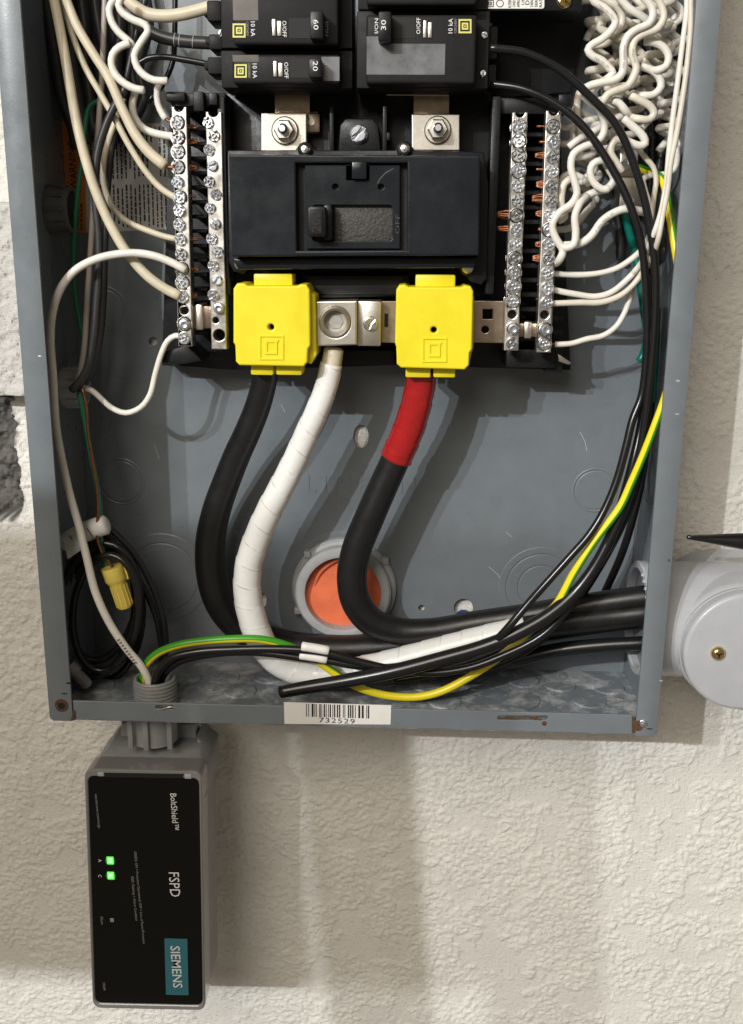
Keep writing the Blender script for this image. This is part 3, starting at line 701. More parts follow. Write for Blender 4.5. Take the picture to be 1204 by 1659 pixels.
mb = MB(); mb.rb(570, 262, 594, 290, 78, 86.4, .5); mb.obj('tab', 'mainface', mainb)
mb = MB(); mb.rb(543, 331, 637, 392, 77, 79.6, .2); mb.obj('gritty_panel', 'grit', mainb)
mb = MB(); mb.rb(498, 334, 528, 384, 78, 95, 1.6); mb.rb(524, 331, 538, 390, 78, 88, 1.2); hd = mb.obj('handle', 'black', mainb)
mb = MB(); mb.rb(502, 339, 523, 380, 94.6, 95.6, .5); mb.obj('raised_panel', 'breaker', hd)
text('lettering', '200', 512.5, 359.5, 32, 95.7, 'dark', hd, PI / 2, 15, bold=.02)
text('lettering', 'OFF', 644, 363, 30, 83, 'grit', mainb, PI / 2, 7)
mb = MB(); quadline(mb, [(612, 297), (616, 289), (625, 280), (637, 273)], 1.2, 83.05); mb.obj('scratch', 'labelgrey', mainb)
for x, y, r in ((495, 243, 9), (655, 242, 9.5), (390, 428, 9), (757, 434, 9.5)):
    c = P(x, y, 66); k = mpp(c); mb = MB(); mb.lathe([(r * 1.35 * k, 0), (r * 1.35 * k, .0012), (r * k, .002), (0, .002)], c, (0, -1, 0), 20); mb.obj('boss', 'black', mainb)
    mb = MB(); mb.lathe([(r * k, .0018), (r * .95 * k, .0034), (r * .6 * k, .0046), (0, .005)], c, (0, -1, 0), 18); o = mb.obj('rivet', 'bar', mainb, True)

# ================================================================== branch breakers
def squaremark(parent, x0, y0, x1, y1, d, m='logoyellow', lw=.13):
    w, h = x1 - x0, y1 - y0
    def fr(a, b, t): # frame from fraction a with line t
        X0, Y0, X1, Y1 = x0 + w * a, y0 + h * a, x1 - w * a, y1 - h * a
        plate('square_mark', wxz([(X0, Y0), (X1, Y0), (X1, Y1), (X0, Y1)], d), [wxz([(X0 + w * t, Y0 + h * t), (X1 - w * t, Y0 + h * t), (X1 - w * t, Y1 - h * t), (X0 + w * t, Y1 - h * t)], d)], d - .2, d + .12, m, parent, .02)
    fr(0, 0, lw); fr(.25, 0, lw)
    mb = MB(); mb.rb(x0 + w * .44, y0 + h * .44, x1 - w * .44, y1 - h * .44, d - .2, d + .12); mb.obj('square_mark', m, parent)
def breaker(label, base, face, handle, handle_txt, slotr, windowr, sign, mark, off_at, ka_at, extra=()):
    root = empty('circuit_breaker', P((base[0] + base[2]) / 2, base[3], 45), label, 'breaker', 'branch breakers above the main breaker')
    mb = MB(); mb.rb(*base, 42, 72, .8); mb.obj('base', 'breaker', root)
    mb = MB(); mb.rb(*face, 70, 84, 1.6, 3); mb.obj('case', 'breaker', root)
    D = 84.05
    for r, m in extra:
        mb = MB(); mb.rb(*r, D - .3, D + .1); mb.obj('label_panel', m, root)
    if slotr: mb = MB(); mb.rb(*slotr, D - .3, D + .12); mb.obj('handle_slot', 'dark', root)
    if handle:
        mb = MB(); mb.rb(*handle, 82, 95, 1.0); h = mb.obj('handle', 'black', root)
        mb = MB(); x0 = handle[2] - 6 if sign > 0 else handle[2] - 8
        text('lettering', handle_txt[0], handle_txt[1], handle_txt[2], 15, 95.1, 'whiteink', h, handle_txt[3], 8)
    if windowr:
        x0, y0, x1, y1 = windowr; mb = MB()
        mb.rb(x0, y0, x0 + (x1 - x0) * .38, y1, D - .3, D + .6, .2); mb.rb(x0 + (x1 - x0) * .55, y0 + 3, x1, y1, D - .3, D + .6, .2); mb.obj('trip_window', 'lug', root)
    a = -PI / 2 if sign > 0 else PI / 2
    if off_at: text('lettering', 'O/OFF', off_at[0], off_at[1], 24, D + .1, 'whiteink', root, a, 6.5)
    if ka_at:
        text('lettering', '10 kA', ka_at[0], ka_at[1], 22, D + .2, 'whiteink', root, a, 7)
        text('lettering', '120/240V', ka_at[2], ka_at[1], 21, D + .2, 'greyink', root, a, 4)
    if mark: squaremark(root, *mark, D + .15)
    return root
b60 = breaker('two-pole black breaker marked 60 with brown label, top left', (357, -75, 571, 79), (376, -60, 548, 73), (502, 17, 524, 63), ('60', 512, 40, CW), (468, 29, 506, 62), (441, 31, 456, 58), 1, (377, 38, 398, 61), (461, 47), (410, 47, 401), [((377, -40, 418, 33), 'labelbrown')])
text('lettering', 'I/ON', 529, 47, 21, 84.2, 'greyink', b60, CW, 6)
b20 = breaker('single-pole black breaker marked 20, lowest on the left', (358, 82, 571, 143), (376, 88, 550, 136), (500, 94, 521, 126), ('20', 511, 107, CW), (470, 96, 502, 126), (443, 99, 458, 124), 1, (380, 104, 400, 126), (464, 114), (413, 115, 404), [((377, 89, 419, 100), 'labelbrown'), ((521, 92, 550, 131), 'labelgrey')])
text('lettering', 'I/ON', 527, 116, 22, 84.4, 'greyink', b20, CW, 6)
b30 = breaker('two-pole black breaker marked 30 with smoky grey label, lowest on the right', (578, 18, 792, 144), (593, 24, 771, 136), (613, 18, 634, 66), ('30', 621.5, 40.5, PI / 2), (634, 30, 673, 62), (686, 33, 700, 61), -1, (743, 31, 764, 54), (678, 42), (730, 42, 738), [((594, 71, 721, 121), 'labelgrey'), ((594, 59, 614, 71), 'labelgrey')])
text('lettering', 'I/ON', 610, 42, 22, 84.2, 'whiteink', b30, PI / 2, 6)
bup = breaker('black breaker above the 30 breaker, cut off by the top of the picture', (580, -70, 792, 16), (594, -60, 772, 8), None, None, None, None, -1, None, None, None)
bup2 = empty('panel_label_block', P(835, 30, 50), 'black block with a cream approval label at the top right', 'label block')
mb = MB(); mb.rb(783, -60, 945, 18, 40, 70, 1); mb.obj('block', 'black', bup2)
plate('approval_label', wxz(rrect(785, -30, 882, 14, 4), 70.5), [], 69.9, 70.6, 'sticker', bup2, .05)
al = bup2.children[1]
text('lettering', 'ALTERNATE', 826, 2, 20, 70.7, 'ink', al, PI / 2, 5); 
for i, s in enumerate(('CONDUCTOR', 'APPROVED', 'USE', 'DP', '240VAC', 'SERIES', 'RATED')): text('lettering', s, 833 + i * 7.2, 1, 19 if len(s) > 3 else 12, 70.7, 'ink', al, PI / 2, 4.6 if s != 'DP' else 6.5)
squaremark(al, 788, 0, 800, 11, 70.7, 'ink', .1)
plate('round_mark', wxz(circ(810, 5.5, 6.2), 70.7), [wxz(circ(810, 5.5, 5.0), 70.7)], 70.5, 70.8, 'ink', al, .02)
screw(bup2, 914, 2, 12, 70, 'slot', .8, m='brass')
# wire clamps at the outer ends of the branch breakers
for (x0, y0, x1, y1), par_ in (((335, 0, 358, 34), b60), ((338, 55, 360, 80), b60), ((336, 92, 360, 120), b20)):
    mb = MB(); mb.rb(x0, y0, x1, y1, 44, 66, 1); mb.rb(x0 - 6, y0 + 6, x0 + 6, y1 - 8, 44, 58, 1); mb.obj('wire_clamp', 'breaker', par_)
screw(b60, 359, 54, 6, 67, 'slot'); screw(b30, 785, 57, 5.5, 72.2, 'slot'); screw(b30, 783, 119, 5.5, 72.2, 'slot')
mb = MB(); mb.rb(788, 42, 806, 96, 42, 64, 1); mb.rb(786, 104, 804, 140, 42, 64, 1); mb.obj('wire_clamp', 'breaker', b30)

# ================================================================== yellow lug covers
def ycover(poly, top, bot, hole, mark, side, label, slit):
    root = empty('lug_cover', P(poly[0][0], poly[0][1], 48), label, 'lug cover', 'yellow lug covers')
    d = 80; W0 = wxz(poly, d); c = P(*hole, d); k = mpp(c)
    plate('cover', W0, [circ(c.x, c.z, 5 * k, 18)], 50, d, 'yellow', root, 1.1, 3)
    mb = MB(); mb.rb(*top, 52, 70, 1); mb.obj('tab', 'yellow', root)
    mb = MB(); x0, y0, x1, y1 = bot; mb.rb(x0, y0, slit - 2.2, y1, 54, 72, 1); mb.rb(slit + 2.2, y0, x1, y1, 54, 72, 1); mb.obj('tab', 'yellow', root)
    mb = MB(); mb.prism(side, 48, 74, 1); mb.obj('side_lip', 'yellow', root)
    mb = MB(); c2 = P(hole[0], hole[1], 70); mb.lathe([(7 * k, 0), (0, 0)], c2, (0, -1, 0), 16); mb.obj('hole_bottom', 'dark', root)
    x0, y0, x1, y1 = mark; w, h = x1 - x0, y1 - y0; t = .07
    plate('square_mark', wxz([(x0, y0), (x1, y0), (x1, y1), (x0, y1)], d), [wxz([(x0 + w * t, y0 + h * t), (x1 - w * t, y0 + h * t), (x1 - w * t, y1 - h * t), (x0 + w * t, y1 - h * t)], d)], d - .1, d + .55, 'yellow', root, .1)
    a, b, e, f = x0 + w * .24, y0 + h * .2, x1 - w * .2, y1 - h * .22
    plate('square_mark', wxz([(a, b), (e, b), (e - w * .06, b + h * .12), (e - w * .06, f), (a, f)], d), [wxz([(a + w * .1, b + h * .1), (e - w * .15, b + h * .1), (e - w * .15, f - h * .1), (a + w * .1, f - h * .1)], d)], d - .1, d + .55, 'yellow', root, .1)
    return root
ycover([(378, 468), (384, 459), (396, 459), (402, 463), (482, 463), (487, 460), (497, 461), (502, 470), (503, 560), (499, 566), (498, 587), (492, 594), (388, 592), (382, 586), (381, 560), (378, 555)], (411, 443, 474, 466), (406, 590, 489, 608), (439, 530), (420, 543, 460, 583), [(500, 470), (511, 478), (513, 575), (504, 590), (498, 588)], 'left yellow plastic lug cover over the plain black cable', 445)
ycover([(642, 470), (647, 462), (656, 461), (663, 465), (748, 465), (754, 462), (763, 464), (767, 472), (765, 566), (761, 572), (760, 592), (753, 599), (650, 596), (643, 590), (642, 562), (640, 556)], (673, 445, 738, 468), (657, 596, 738, 612), (703, 534.5), (684, 547, 724, 587), [(764, 474), (768, 480), (767, 562), (760, 590)], 'right yellow plastic lug cover over the red taped cable', 700)

# ================================================================== neutral strap and centre lug
ns = empty('neutral_strap', P(700, 555, 40), 'bronze coloured neutral strap running behind the right yellow cover', 'strap')
plate('strap', wxz([(618, 488), (642, 488), (642, 556), (618, 555)], 54), [], 48, 54, 'strap', ns, .4)
plate('strap', wxz([(764, 487), (818, 488), (816, 556), (762, 555)], 54), [wxz([(782, 501), (798, 501), (798, 517), (782, 517)], 54), wxz(circ(786, 534, 6), 54)], 47, 54, 'strap', ns, .4)
mb = MB(); mb.rb(623, 508, 629, 530, 53.8, 54.3); mb.obj('strap_slot', 'dark', ns)
cl = empty('centre_lug', P(545, 560, 40), 'silver neutral lug with a large round set screw between the yellow covers', 'lug')
o_ = wxz([(512, 488), (578, 487), (578, 559), (513, 561)], 70); c = P(543, 522, 70); k = mpp(c)
plate('lug_block', o_, [circ(c.x, c.z, 25 * k, 36)], 46, 70, 'lug', cl, .8, 2)
mb = MB(); mb.lathe([(25 * k, -.004), (25 * k, .0008), (22.5 * k, .0014), (19.5 * k, .0006), (18 * k, -.002), (17.6 * k, -.0039)], c, (0, -1, 0), 40, capped=False); mb.obj('set_screw', 'lug', cl)
mb = MB(); mb.lathe([(17.8 * k, -.0035), (17 * k, -.0048), (0, -.0052)], c, (0, -1, 0), 32, capped=False); mb.obj('socket_wall', 'lugdark', cl)
mb = MB(); mb.lathe([(13 * k, -.0050), (12 * k, -.0042), (0, -.0041)], c, (0, -1, 0), 6); mb.obj('hex_socket', 'lugdark', cl)
mb = MB(); mb.rb(579, 488, 617, 561, 46, 64, .8); mb.obj('side_block', 'lug', cl); screw(cl, 600, 524, 12.5, 64, 'slot', -1.05, m='bar')

# ================================================================== heavy cables
tube('heavy_cable', [(432, 592, 56), (428, 620, 54), (417, 660, 50), (401, 700, 46), (385, 735, 42), (367, 780, 38), (350, 830, 34), (341, 880, 31), (343, 930, 29), (356, 975, 28), (385, 1012, 26), (440, 1040, 24), (540, 1052, 22), (700, 1040, 22), (850, 1022, 30), (960, 1006, 40), (1045, 996, 46), (1100, 990, 48)], [41, 41, 42, 43, 44, 45, 47, 49, 50, 50, 50, 50, 48, 46, 46, 44, 42, 42], 'cable', seg=28, step=.003, label='plain heavy black cable from the left yellow cover, bending behind the white one', cat='cable', group='heavy service cables')
# white taped
ptsW = [(541, 566, 58), (537, 590, 58), (529, 625, 57), (514, 665, 56), (498, 700, 55), (478, 745, 54), (458, 785, 53), (437, 825, 52), (417, 870, 51), (403, 915, 50), (401, 960, 50), (410, 1005, 50), (430, 1050, 50), (465, 1080, 50), (520, 1092, 50), (590, 1084, 50), (660, 1067, 50), (730, 1048, 50), (800, 1030, 50), (850, 1018, 50)]
wc = empty('heavy_cable', P(430, 1075, 50), 'heavy cable wrapped in glossy white tape from the centre lug', 'cable', 'heavy service cables')
def taperad(r, u, v): f = (v / TP + u + 10) % 1.0; return r * (1.035 - .05 * f)
tube('white_tape', ptsW[1:], [36, 37, 38, 39, 40, 41, 42, 43, 44, 45, 46, 46, 45, 44, 44, 43, 42, 42, 42], 'whitetape', wc, seg=32, step=.0012, rad=taperad)
tube('insulation', [(541, 566, 58), (537, 590, 58), (530, 615, 57)], [32, 33, 34], 'cream', wc, seg=24)
tube('insulation', [(842, 1020, 50), (870, 1014, 50), (930, 1006, 50), (990, 1000, 50), (1045, 994, 52), (1100, 990, 54)], [40, 39, 39, 40, 40, 40], 'cable', wc, seg=24)
# black insulation gap visible in the bend
mb = MB(); mb.prism([(391, 1022), (432, 1018), (420, 1028), (400, 1027)], 66, 68, 0); 
rc = empty('heavy_cable', P(570, 990, 44), 'heavy black cable with red tape at its top under the right yellow cover', 'cable', 'heavy service cables')
rp = [(684, 600, 56), (678, 640, 54), (664, 690, 51), (642, 742, 48), (620, 790, 46), (598, 840, 45), (578, 890, 44), (570, 935, 43), (577, 975, 42), (602, 1007, 41), (645, 1022, 40), (700, 1022, 40), (770, 1010, 40), (850, 998, 42), (930, 984, 45), (1045, 968, 50), (1100, 962, 52)]
tube('insulation', rp, [44, 45, 46, 47, 48, 49, 49, 49, 49, 47, 44, 42, 41, 40, 40, 40, 40], 'cable', rc, seg=28, step=.003)
RP = .0125
def redrad(r, u, v): f = (v / RP + u * .8 + 10) % 1.0; return r * (1.075 - .055 * f)
tube('red_tape', [(684, 603, 56), (678, 640, 54), (664, 690, 51), (642, 742, 48)], [46, 47.5, 49, 50], 'red', rc, seg=28, step=.0012, rad=redrad)
mb = MB(); mb.prism([(652, 742), (662, 745), (666, 748), (658, 748), (650, 746)], 50, 51, 0); mb.obj('tape_tail', 'red', rc)
for (x, y) in ((699, 640), (689, 668), (683, 700)):
    mb = MB(); mb.prism([(x - 4, y - 2), (x + 4, y), (x + 5, y + 3), (x - 3, y + 4)], 50, 51, 0); mb.obj('tape_tail', 'red', rc)
# orange-taped opening with grey ring
op = empty('conduit_opening', oc, 'grey ringed conduit opening in the back panel sealed with orange tape', 'conduit opening')
c = P(558, 951, 4.6)
mb = MB(); mb.lathe([(84 * ok, 0), (84 * ok, .004), (81 * ok, .0055), (76 * ok, .006), (76 * ok, .0135), (73 * ok, .015), (66 * ok, .0155), (61 * ok, .0148), (60 * ok, .013), (60 * ok, -.004)], c, (0, -1, 0), 56, capped=False); mb.obj('ring', 'ring', op, False)
for a in (.65, 2.35, 3.6, 5.4):
    q = c + Vector((math.cos(a), 0, math.sin(a))) * 83 * ok; mb = MB(); mb.box(q.x - .0022, q.x + .0022, 5, 12.5, q.z - .0022, q.z + .0022, .7); mb.obj('lug', 'ring', op)
V = []; F = []; nr, na = 10, 40; rs = random.Random(3)
for i in range(nr + 1):
    for j in range(na):
        a = 2 * PI * j / na; r = 60.5 * ok * i / nr; f = .0007 * math.sin(a * 2 + 1.2) * (i / nr) + .0004 * math.sin(a * 5 + i * .4) * (i / nr) ** 2 + .0022 * max(0, math.sin(a * 2 + .5)) * (i / nr) ** 3
        V.append(c + Vector((r * math.cos(a), -.0065 - f, r * math.sin(a))))
for i in range(nr):
    for j in range(na): F.append([i * na + j, i * na + (j + 1) % na, (i + 1) * na + (j + 1) % na, (i + 1) * na + j])
mobj('tape_sheet', V, F, 'orange', op)
tube('tape_fold', [(505, 963, 10), (520, 925, 12), (552, 905, 12), (580, 904, 11)], [4, 8, 6, 2], 'orange', op, seg=8)
c = P(751, 1000, 3); mb = MB(); mb.lathe([(.0052, -.001), (.0052, .006), (.0045, .0072), (.0022, .0072), (.0020, .004), (0, .004)], c, (0, -1, 0), 20); an = mb.obj('wall_anchor', 'blue'); tag(an, 'small blue wall anchor in the round hole of the back panel', 'anchor')

# ================================================================== conduit body on the right
cb = empty('conduit_elbow', P(1204, 1158, 10), 'pale grey plastic conduit body with round ended cover and brass screw, right of the box', 'conduit body')
pc = P(1092, 1002, 46); kk = mpp(pc); R = 93 * kk; pcv = Vector((0, pc.y, pc.z))
mb = MB(); x0 = P(1040, 1000, 46).x - .004
mb.lathe([(R * .86, x0 + .001), (R * .88, x0), (R * .97, x0 + .0002), (R, x0 + .0012), (R, .31), (R * .86, .31), (R * .86, x0 + .001)], pcv, (1, 0, 0), 56, capped=False)
mb.obj('pipe', 'pvc', cb, True)
fc = P(1211, 1058, 90); fk = mpp(fc); FR = 102 * fk
def stadium(cx, cz, r, L, n=24):
    return [(cx + r * math.cos(PI / 2 + PI * i / n), cz + r * math.sin(PI / 2 + PI * i / n)) for i in range(n + 1)] + [(cx + L + r * math.cos(-PI / 2 + PI * i / n), cz + r * math.sin(-PI / 2 + PI * i / n)) for i in range(n + 1)]
mb = MB(); mb.prism(stadium(fc.x, fc.z, FR * 1.045, .09), 8, 80, 6.5, 5, True); mb.obj('body', 'pvc', cb)
mb = MB(); mb.prism(stadium(fc.x, fc.z, FR * 1.0, .09), 78.5, 90, 2.6, 4, True); mb.obj('cover', 'pvc', cb)
mb = MB(); mb.prism(stadium(fc.x, fc.z, FR * 1.015, .09), 80.2, 82, .3, 1, True); mb.obj('gasket', 'ring', cb)
c = P(1163, 1058, 90); k = mpp(c); mb = MB(); mb.lathe([(12 * k, 0), (11.5 * k, .0013), (8.5 * k, .0026), (4 * k, .0031), (0, .0031)], c, (0, -1, 0), 24); sc_ = mb.obj('cover_screw', 'brass', cb, True)
mb = MB()
for i in range(3):
    a = .5 + i * 2 * PI / 3; q = c + Vector((math.cos(a) * 2.6 * k, 0, math.sin(a) * 2.6 * k)); t = Vector((math.cos(a), 0, math.sin(a))); n = Vector((-t.z, 0, t.x))
    mb.add([q + t * 3 * k - n * 1.1 * k + Vector((0, -.0033, 0)), q + t * 3 * k + n * 1.1 * k + Vector((0, -.0033, 0)), q - t * 3 * k + n * 1.1 * k + Vector((0, -.0033, 0)), q - t * 3 * k - n * 1.1 * k + Vector((0, -.0033, 0))], [[0, 1, 2, 3]])
mb.obj('drive_recess', 'dark', sc_)
# ragged cut burrs on the pipe end inside the box
for i in range(9):
    a = 1.9 + i * .17; q = pcv + Vector((x0, -math.cos(a) * R * .93 * -1, math.sin(a) * R * .93)); mb = MB(); bm = bmesh.new(); bmesh.ops.create_icosphere(bm, subdivisions=1, radius=.0011 + .0007 * random.random())
    for v in bm.verts: v.co += q
    bm.verts.index_update(); mb.add([v.co.copy() for v in bm.verts], [[v.index for v in f.verts] for f in bm.faces]); bm.free(); mb.obj('burr', 'pvc', cb)
# the tapered black tool lying on top
pen = empty('pointed_tool', P(1160, 880, 80), 'tapered black tool tip resting on top of the conduit body', 'tool')
tube('blade', [(1114, 870, 86), (1150, 873, 86), (1204, 877, 86), (1290, 884, 86)], [7, 14, 27, 36], 'pen', pen, seg=14)
tube('edge_ridge', [(1117, 868, 89), (1150, 868, 91), (1204, 866, 93), (1290, 868, 95)], [2.5, 3, 4, 5], 'pen', pen, seg=8)

# ================================================================== surge protector
spd = empty('surge_protector', P(240, 1640, 45), 'black faced surge protector with two green lights hanging below the box', 'surge protector')
SD = 97
sx = lambda x, y: (x + (y - 1450) * .0, y)
face = [(148, 1262), (318, 1266), (325, 1624), (157, 1620)]
def rq(q, r, n=5):  # rounded quad
    out = []; m_ = len(q)
    for i in range(m_):
        p = Vector(q[i]); a = (Vector(q[i - 1]) - p).normalized(); b = (Vector(q[(i + 1) % m_]) - p).normalized()
        s, e = p + a * r, p + b * r
        for j in range(n + 1):
            t = j / n; out.append(tuple((1 - t) ** 2 * s + 2 * t * (1 - t) * p + t * t * e))
    return out
mb = MB(); mb.prism(rq([(140, 1250), (325, 1254), (331, 1635), (152, 1632)], 14), 42, 90, 2, 3); body = mb.obj('housing', 'fitting', spd)
plate('clear_rim', wxz(rq([(136, 1246), (327, 1250), (333, 1638), (150, 1634)], 15), SD), [wxz(rq([(142, 1258), (322, 1262), (328, 1630), (154, 1626)], 11), SD)], 80, SD, 'clear', spd, 1.2, 2)
mb = MB(); mb.prism(rq([(141, 1257), (323, 1261), (329, 1631), (153, 1627)], 11), 88, SD - 1.2, .3, 1); fp = mb.obj('face_plate', 'sface', spd)
mb = MB(); mb.prism([(168, 1252), (298, 1254), (296, 1261), (170, 1259)], SD - 2, SD + .15, 0); mb.obj('top_slot', 'dark', spd)
for a in ((158, 1251, 168, 1258), (299, 1254, 310, 1262)): mb = MB(); mb.rb(*a, SD - 2, SD + .3, .4); mb.obj('latch', 'ring', spd)
# shoulder and hub between housing and box
tf = [P(176, 1209, 70), P(324, 1211, 70), P(324, 1211, 40), P(176, 1209, 40)]; zt_ = tf[0].z
for q in tf: q.z = zt_
tf[2].x, tf[3].x = tf[1].x, tf[0].x
bf_ = [P(149, 1246, 90), P(330, 1249, 90)]; zb_ = bf_[0].z; bf_[1].z = zb_
bf_ += [Vector((bf_[1].x, -.038, zb_)), Vector((bf_[0].x, -.038, zb_))]; lo = [Vector((q.x, q.y, zb_ - .02)) for q in bf_]
bm = bmesh.new(); vv = [bm.verts.new(q) for q in tf + bf_ + lo]
for f in ([0, 1, 2, 3], [4, 5, 1, 0], [5, 6, 2, 1], [6, 7, 3, 2], [7, 4, 0, 3], [8, 9, 5, 4], [9, 10, 6, 5], [10, 11, 7, 6], [11, 8, 4, 7], [11, 10, 9, 8]): bm.faces.new([vv[k] for k in f])
bmesh.ops.recalc_face_normals(bm, faces=bm.faces[:]); bmesh.ops.bevel(bm, geom=bm.edges[:], offset=.0012, segments=2, profile=.5, affect='EDGES'); bm.verts.index_update()
mb = MB(); mb.add([v.co.copy() for v in bm.verts], [[v.index for v in f.verts] for f in bm.faces]); bm.free(); mb.obj('shoulder', 'fitting', spd)
mb = MB(); mb.prism([(318, 1194), (344, 1220), (343, 1264), (318, 1274)], 38, 62, 2, 3); mb.obj('rear_bracket', 'fitting', spd)
mb = MB(); mb.prism([(196, 1172), (316, 1174), (320, 1206), (328, 1230), (185, 1226), (194, 1204)], 46, 56, 1, 2); mb.obj('collar_wing', 'fitting', spd)
hc_ = P(252, 1195, 66); hk = mpp(hc_); zt = .0; hz = -.0245
hcv = Vector((hc_.x, hc_.y, 0)); HR = 36 * hk
mb = MB(); mb.lathe([(HR * 1.02, hz), (HR * 1.0, hz + .002), (HR, -.0015), (HR * .5, -.0008)], hcv, (0, 0, 1), 36); mb.obj('hub', 'fitting', spd)
mb = MB()
for px in (222, 248, 284): 
    q = P(px, 1190, 66); mb.box(q.x - .0016, q.x + .0016, -hcv.y * 1000 + HR * 900, -hcv.y * 1000 + HR * 1000 + (3.2 if px == 248 else 1.0), hz, -.002, .4)
mb.obj('hub_rib', 'fitting', spd)
npc = Pz(252, 1098, .016); NR = 34.5 * mpp(npc); ncv = Vector((hcv.x, -.063, 0)); prof = [(NR * .8, -.002)]
zz = .0016; prof = [(NR, zz)]
for i in range(7):
    a = .0016 + i * .0024; prof += [(NR, a), (NR, a + .0011), (NR * .945, a + .0015), (NR * .945, a + .0021)]
prof += [(NR * .97, .0186), (NR * .93, .0194), (NR * .84, .0194), (NR * .80, .018), (NR * .80, .002)]
ncv = Vector((Pz(252, 1095, .0194).x, Pz(252, 1097, .0194).y, 0))
mb = MB(); mb.lathe(prof, ncv, (0, 0, 1), 40, capped=False); mb.obj('threaded_nipple', 'fitting', spd)
mb = MB(); mb.lathe([(NR * .80, .004), (0, .004)], ncv, (0, 0, 1), 30); mb.obj('nipple_bore', 'dark', spd)
D = SD - 1.1
text('lettering', 'BoltShield™', 283, 1315, 66, D, 'whiteink', fp, CW + .02, 10.5)
text('lettering', 'FSPD', 283, 1433, 45, D, 'whiteink', fp, CW + .02, 17)
text('lettering', 'usa.siemens.com/surge', 158, 1314, 62, D, 'greyink', fp, CW + .03, 5.5)
text('lettering', 'GREEN: ON = Protection Operational, OFF = Loss of Power/Protection', 226, 1455, 172, D, 'greyink', fp, CW + .035, 5.2)
text('lettering', 'RED: Flashing = Alarm Condition', 217.5, 1456, 82, D, 'greyink', fp, CW + .035, 5.2)
text('lettering', 'A', 162, 1394, 5, D, 'whiteink', fp, CW, 5.5); text('lettering', 'C', 162, 1419, 5, D, 'whiteink', fp, CW, 5.5)
text('lettering', 'Alarm', 165.5, 1491, 15, D, 'greyink', fp, CW, 4.5); text('lettering', '392009', 169, 1598, 15, D, 'greyink', fp, CW, 4)
mb = MB(); mb.prism([(266.5, 1520.5), (303.5, 1521.5), (305.5, 1612.5), (269, 1611.5)], D - .2, D + .1, 0); lg = mb.obj('brand_plate', 'teallogo', fp)
text('lettering', 'SIEMENS', 286, 1566.5, 79, D + .15, 'whiteink', lg, CW + .02, 15.5, bold=.006)
for x, y in ((178.5, 1394.5), (179.5, 1419)):
    mb = MB(); mb.lathe([(8 * mpp(P(x, y, D)), 0), (0, .00005)], P(x, y, D + .05), (0, -1, 0), 24); mb.obj('led_halo', 'ledglow', fp)
    mb = MB(); mb.rb(x - 5.5, y - 6, x + 5.5, y + 6, D - .2, D + .35, .25); l_ = mb.obj('led', 'led', fp); mb = MB(); mb.rb(x - 3.6, y - 4, x + 3.6, y + 4, D + .2, D + .5, .1); mb.obj('led_core', 'ledcore', l_)
mb = MB(); mb.rb(178.5, 1488, 184.5, 1494, D - .2, D + .2, .1); mb.obj('led', 'greyink', fp)
# dark ring painted for the shade in the locknut gap under the box
mb = MB(); mb.lathe([(HR * 1.15, -.0016), (HR * 1.15, -.0004), (HR * .6, -.0004)], hcv, (0, 0, 1), 30); mb.obj('gap_shade_ring', 'rust', spd)

# ================================================================== wire nuts
def wirenut(pa, pb, d, w0, w1, m, label, wings=True):
    root = empty('wire_nut', P(*pb, d), label, 'wire nut'); a, b = P(*pa, d), P(*pb, d); ax = (b - a); L = ax.length; k = mpp(a); r0, r1 = w0 * .5 * k, w1 * .5 * k
    mb = MB(); mb.lathe([(r0 * .75, .0005), (r0, 0), (r0, L * .30), (r0 * .92, L * .34), (r1 * 1.05, L * .42), (r1, L * .96), (r1 * .85, L), (0, L)], a, ax, 24); mb.obj('shell', m, root, False)
    ax.normalize(); t = Vector((0, 1, 0)); u = ax.cross(t).normalized(); v = ax.cross(u); mb = MB()
    for i in range(12):
        q = 2 * PI * i / 12; n = u * math.cos(q) + v * math.sin(q); s = ax.cross(n) * .00035
        p0, p1 = a + ax * L * .44 + n * r1 * 1.0, a + ax * L * .94 + n * r1 * .97; e = n * .00055
        mb.add([p0 - s, p1 - s, p1 + s, p0 + s, p0 - s + e, p1 - s + e, p1 + s + e, p0 + s + e], [[0, 1, 5, 4], [4, 5, 6, 7], [2, 3, 7, 6], [1, 2, 6, 5], [3, 0, 4, 7]])
    mb.obj('grip_ridge', m, root)
    mb = MB(); s = v * .0006
    p0, p1 = a + u * r0 * .9, a + ax * L * .36 + u * r0 * .9; mb.add([p0 - s, p1 - s, p1 - s + u * r0 * .2, p0 - s + u * r0 * .25, p0 + s, p1 + s, p1 + s + u * r0 * .2, p0 + s + u * r0 * .25], [[0, 1, 2, 3], [7, 6, 5, 4], [3, 2, 6, 7], [0, 3, 7, 4], [1, 5, 6, 2]]); mb.obj('wing', m, root)
wirenut((182, 918), (204, 984), 62, 37, 26, 'nutyellow', 'yellow wire nut joining the green and the bare copper wire')
wirenut((112, 1078), (144, 1112), 60, 22, 16, 'nutgrey', 'small grey wire nut lying on the bottom panel in the left corner')

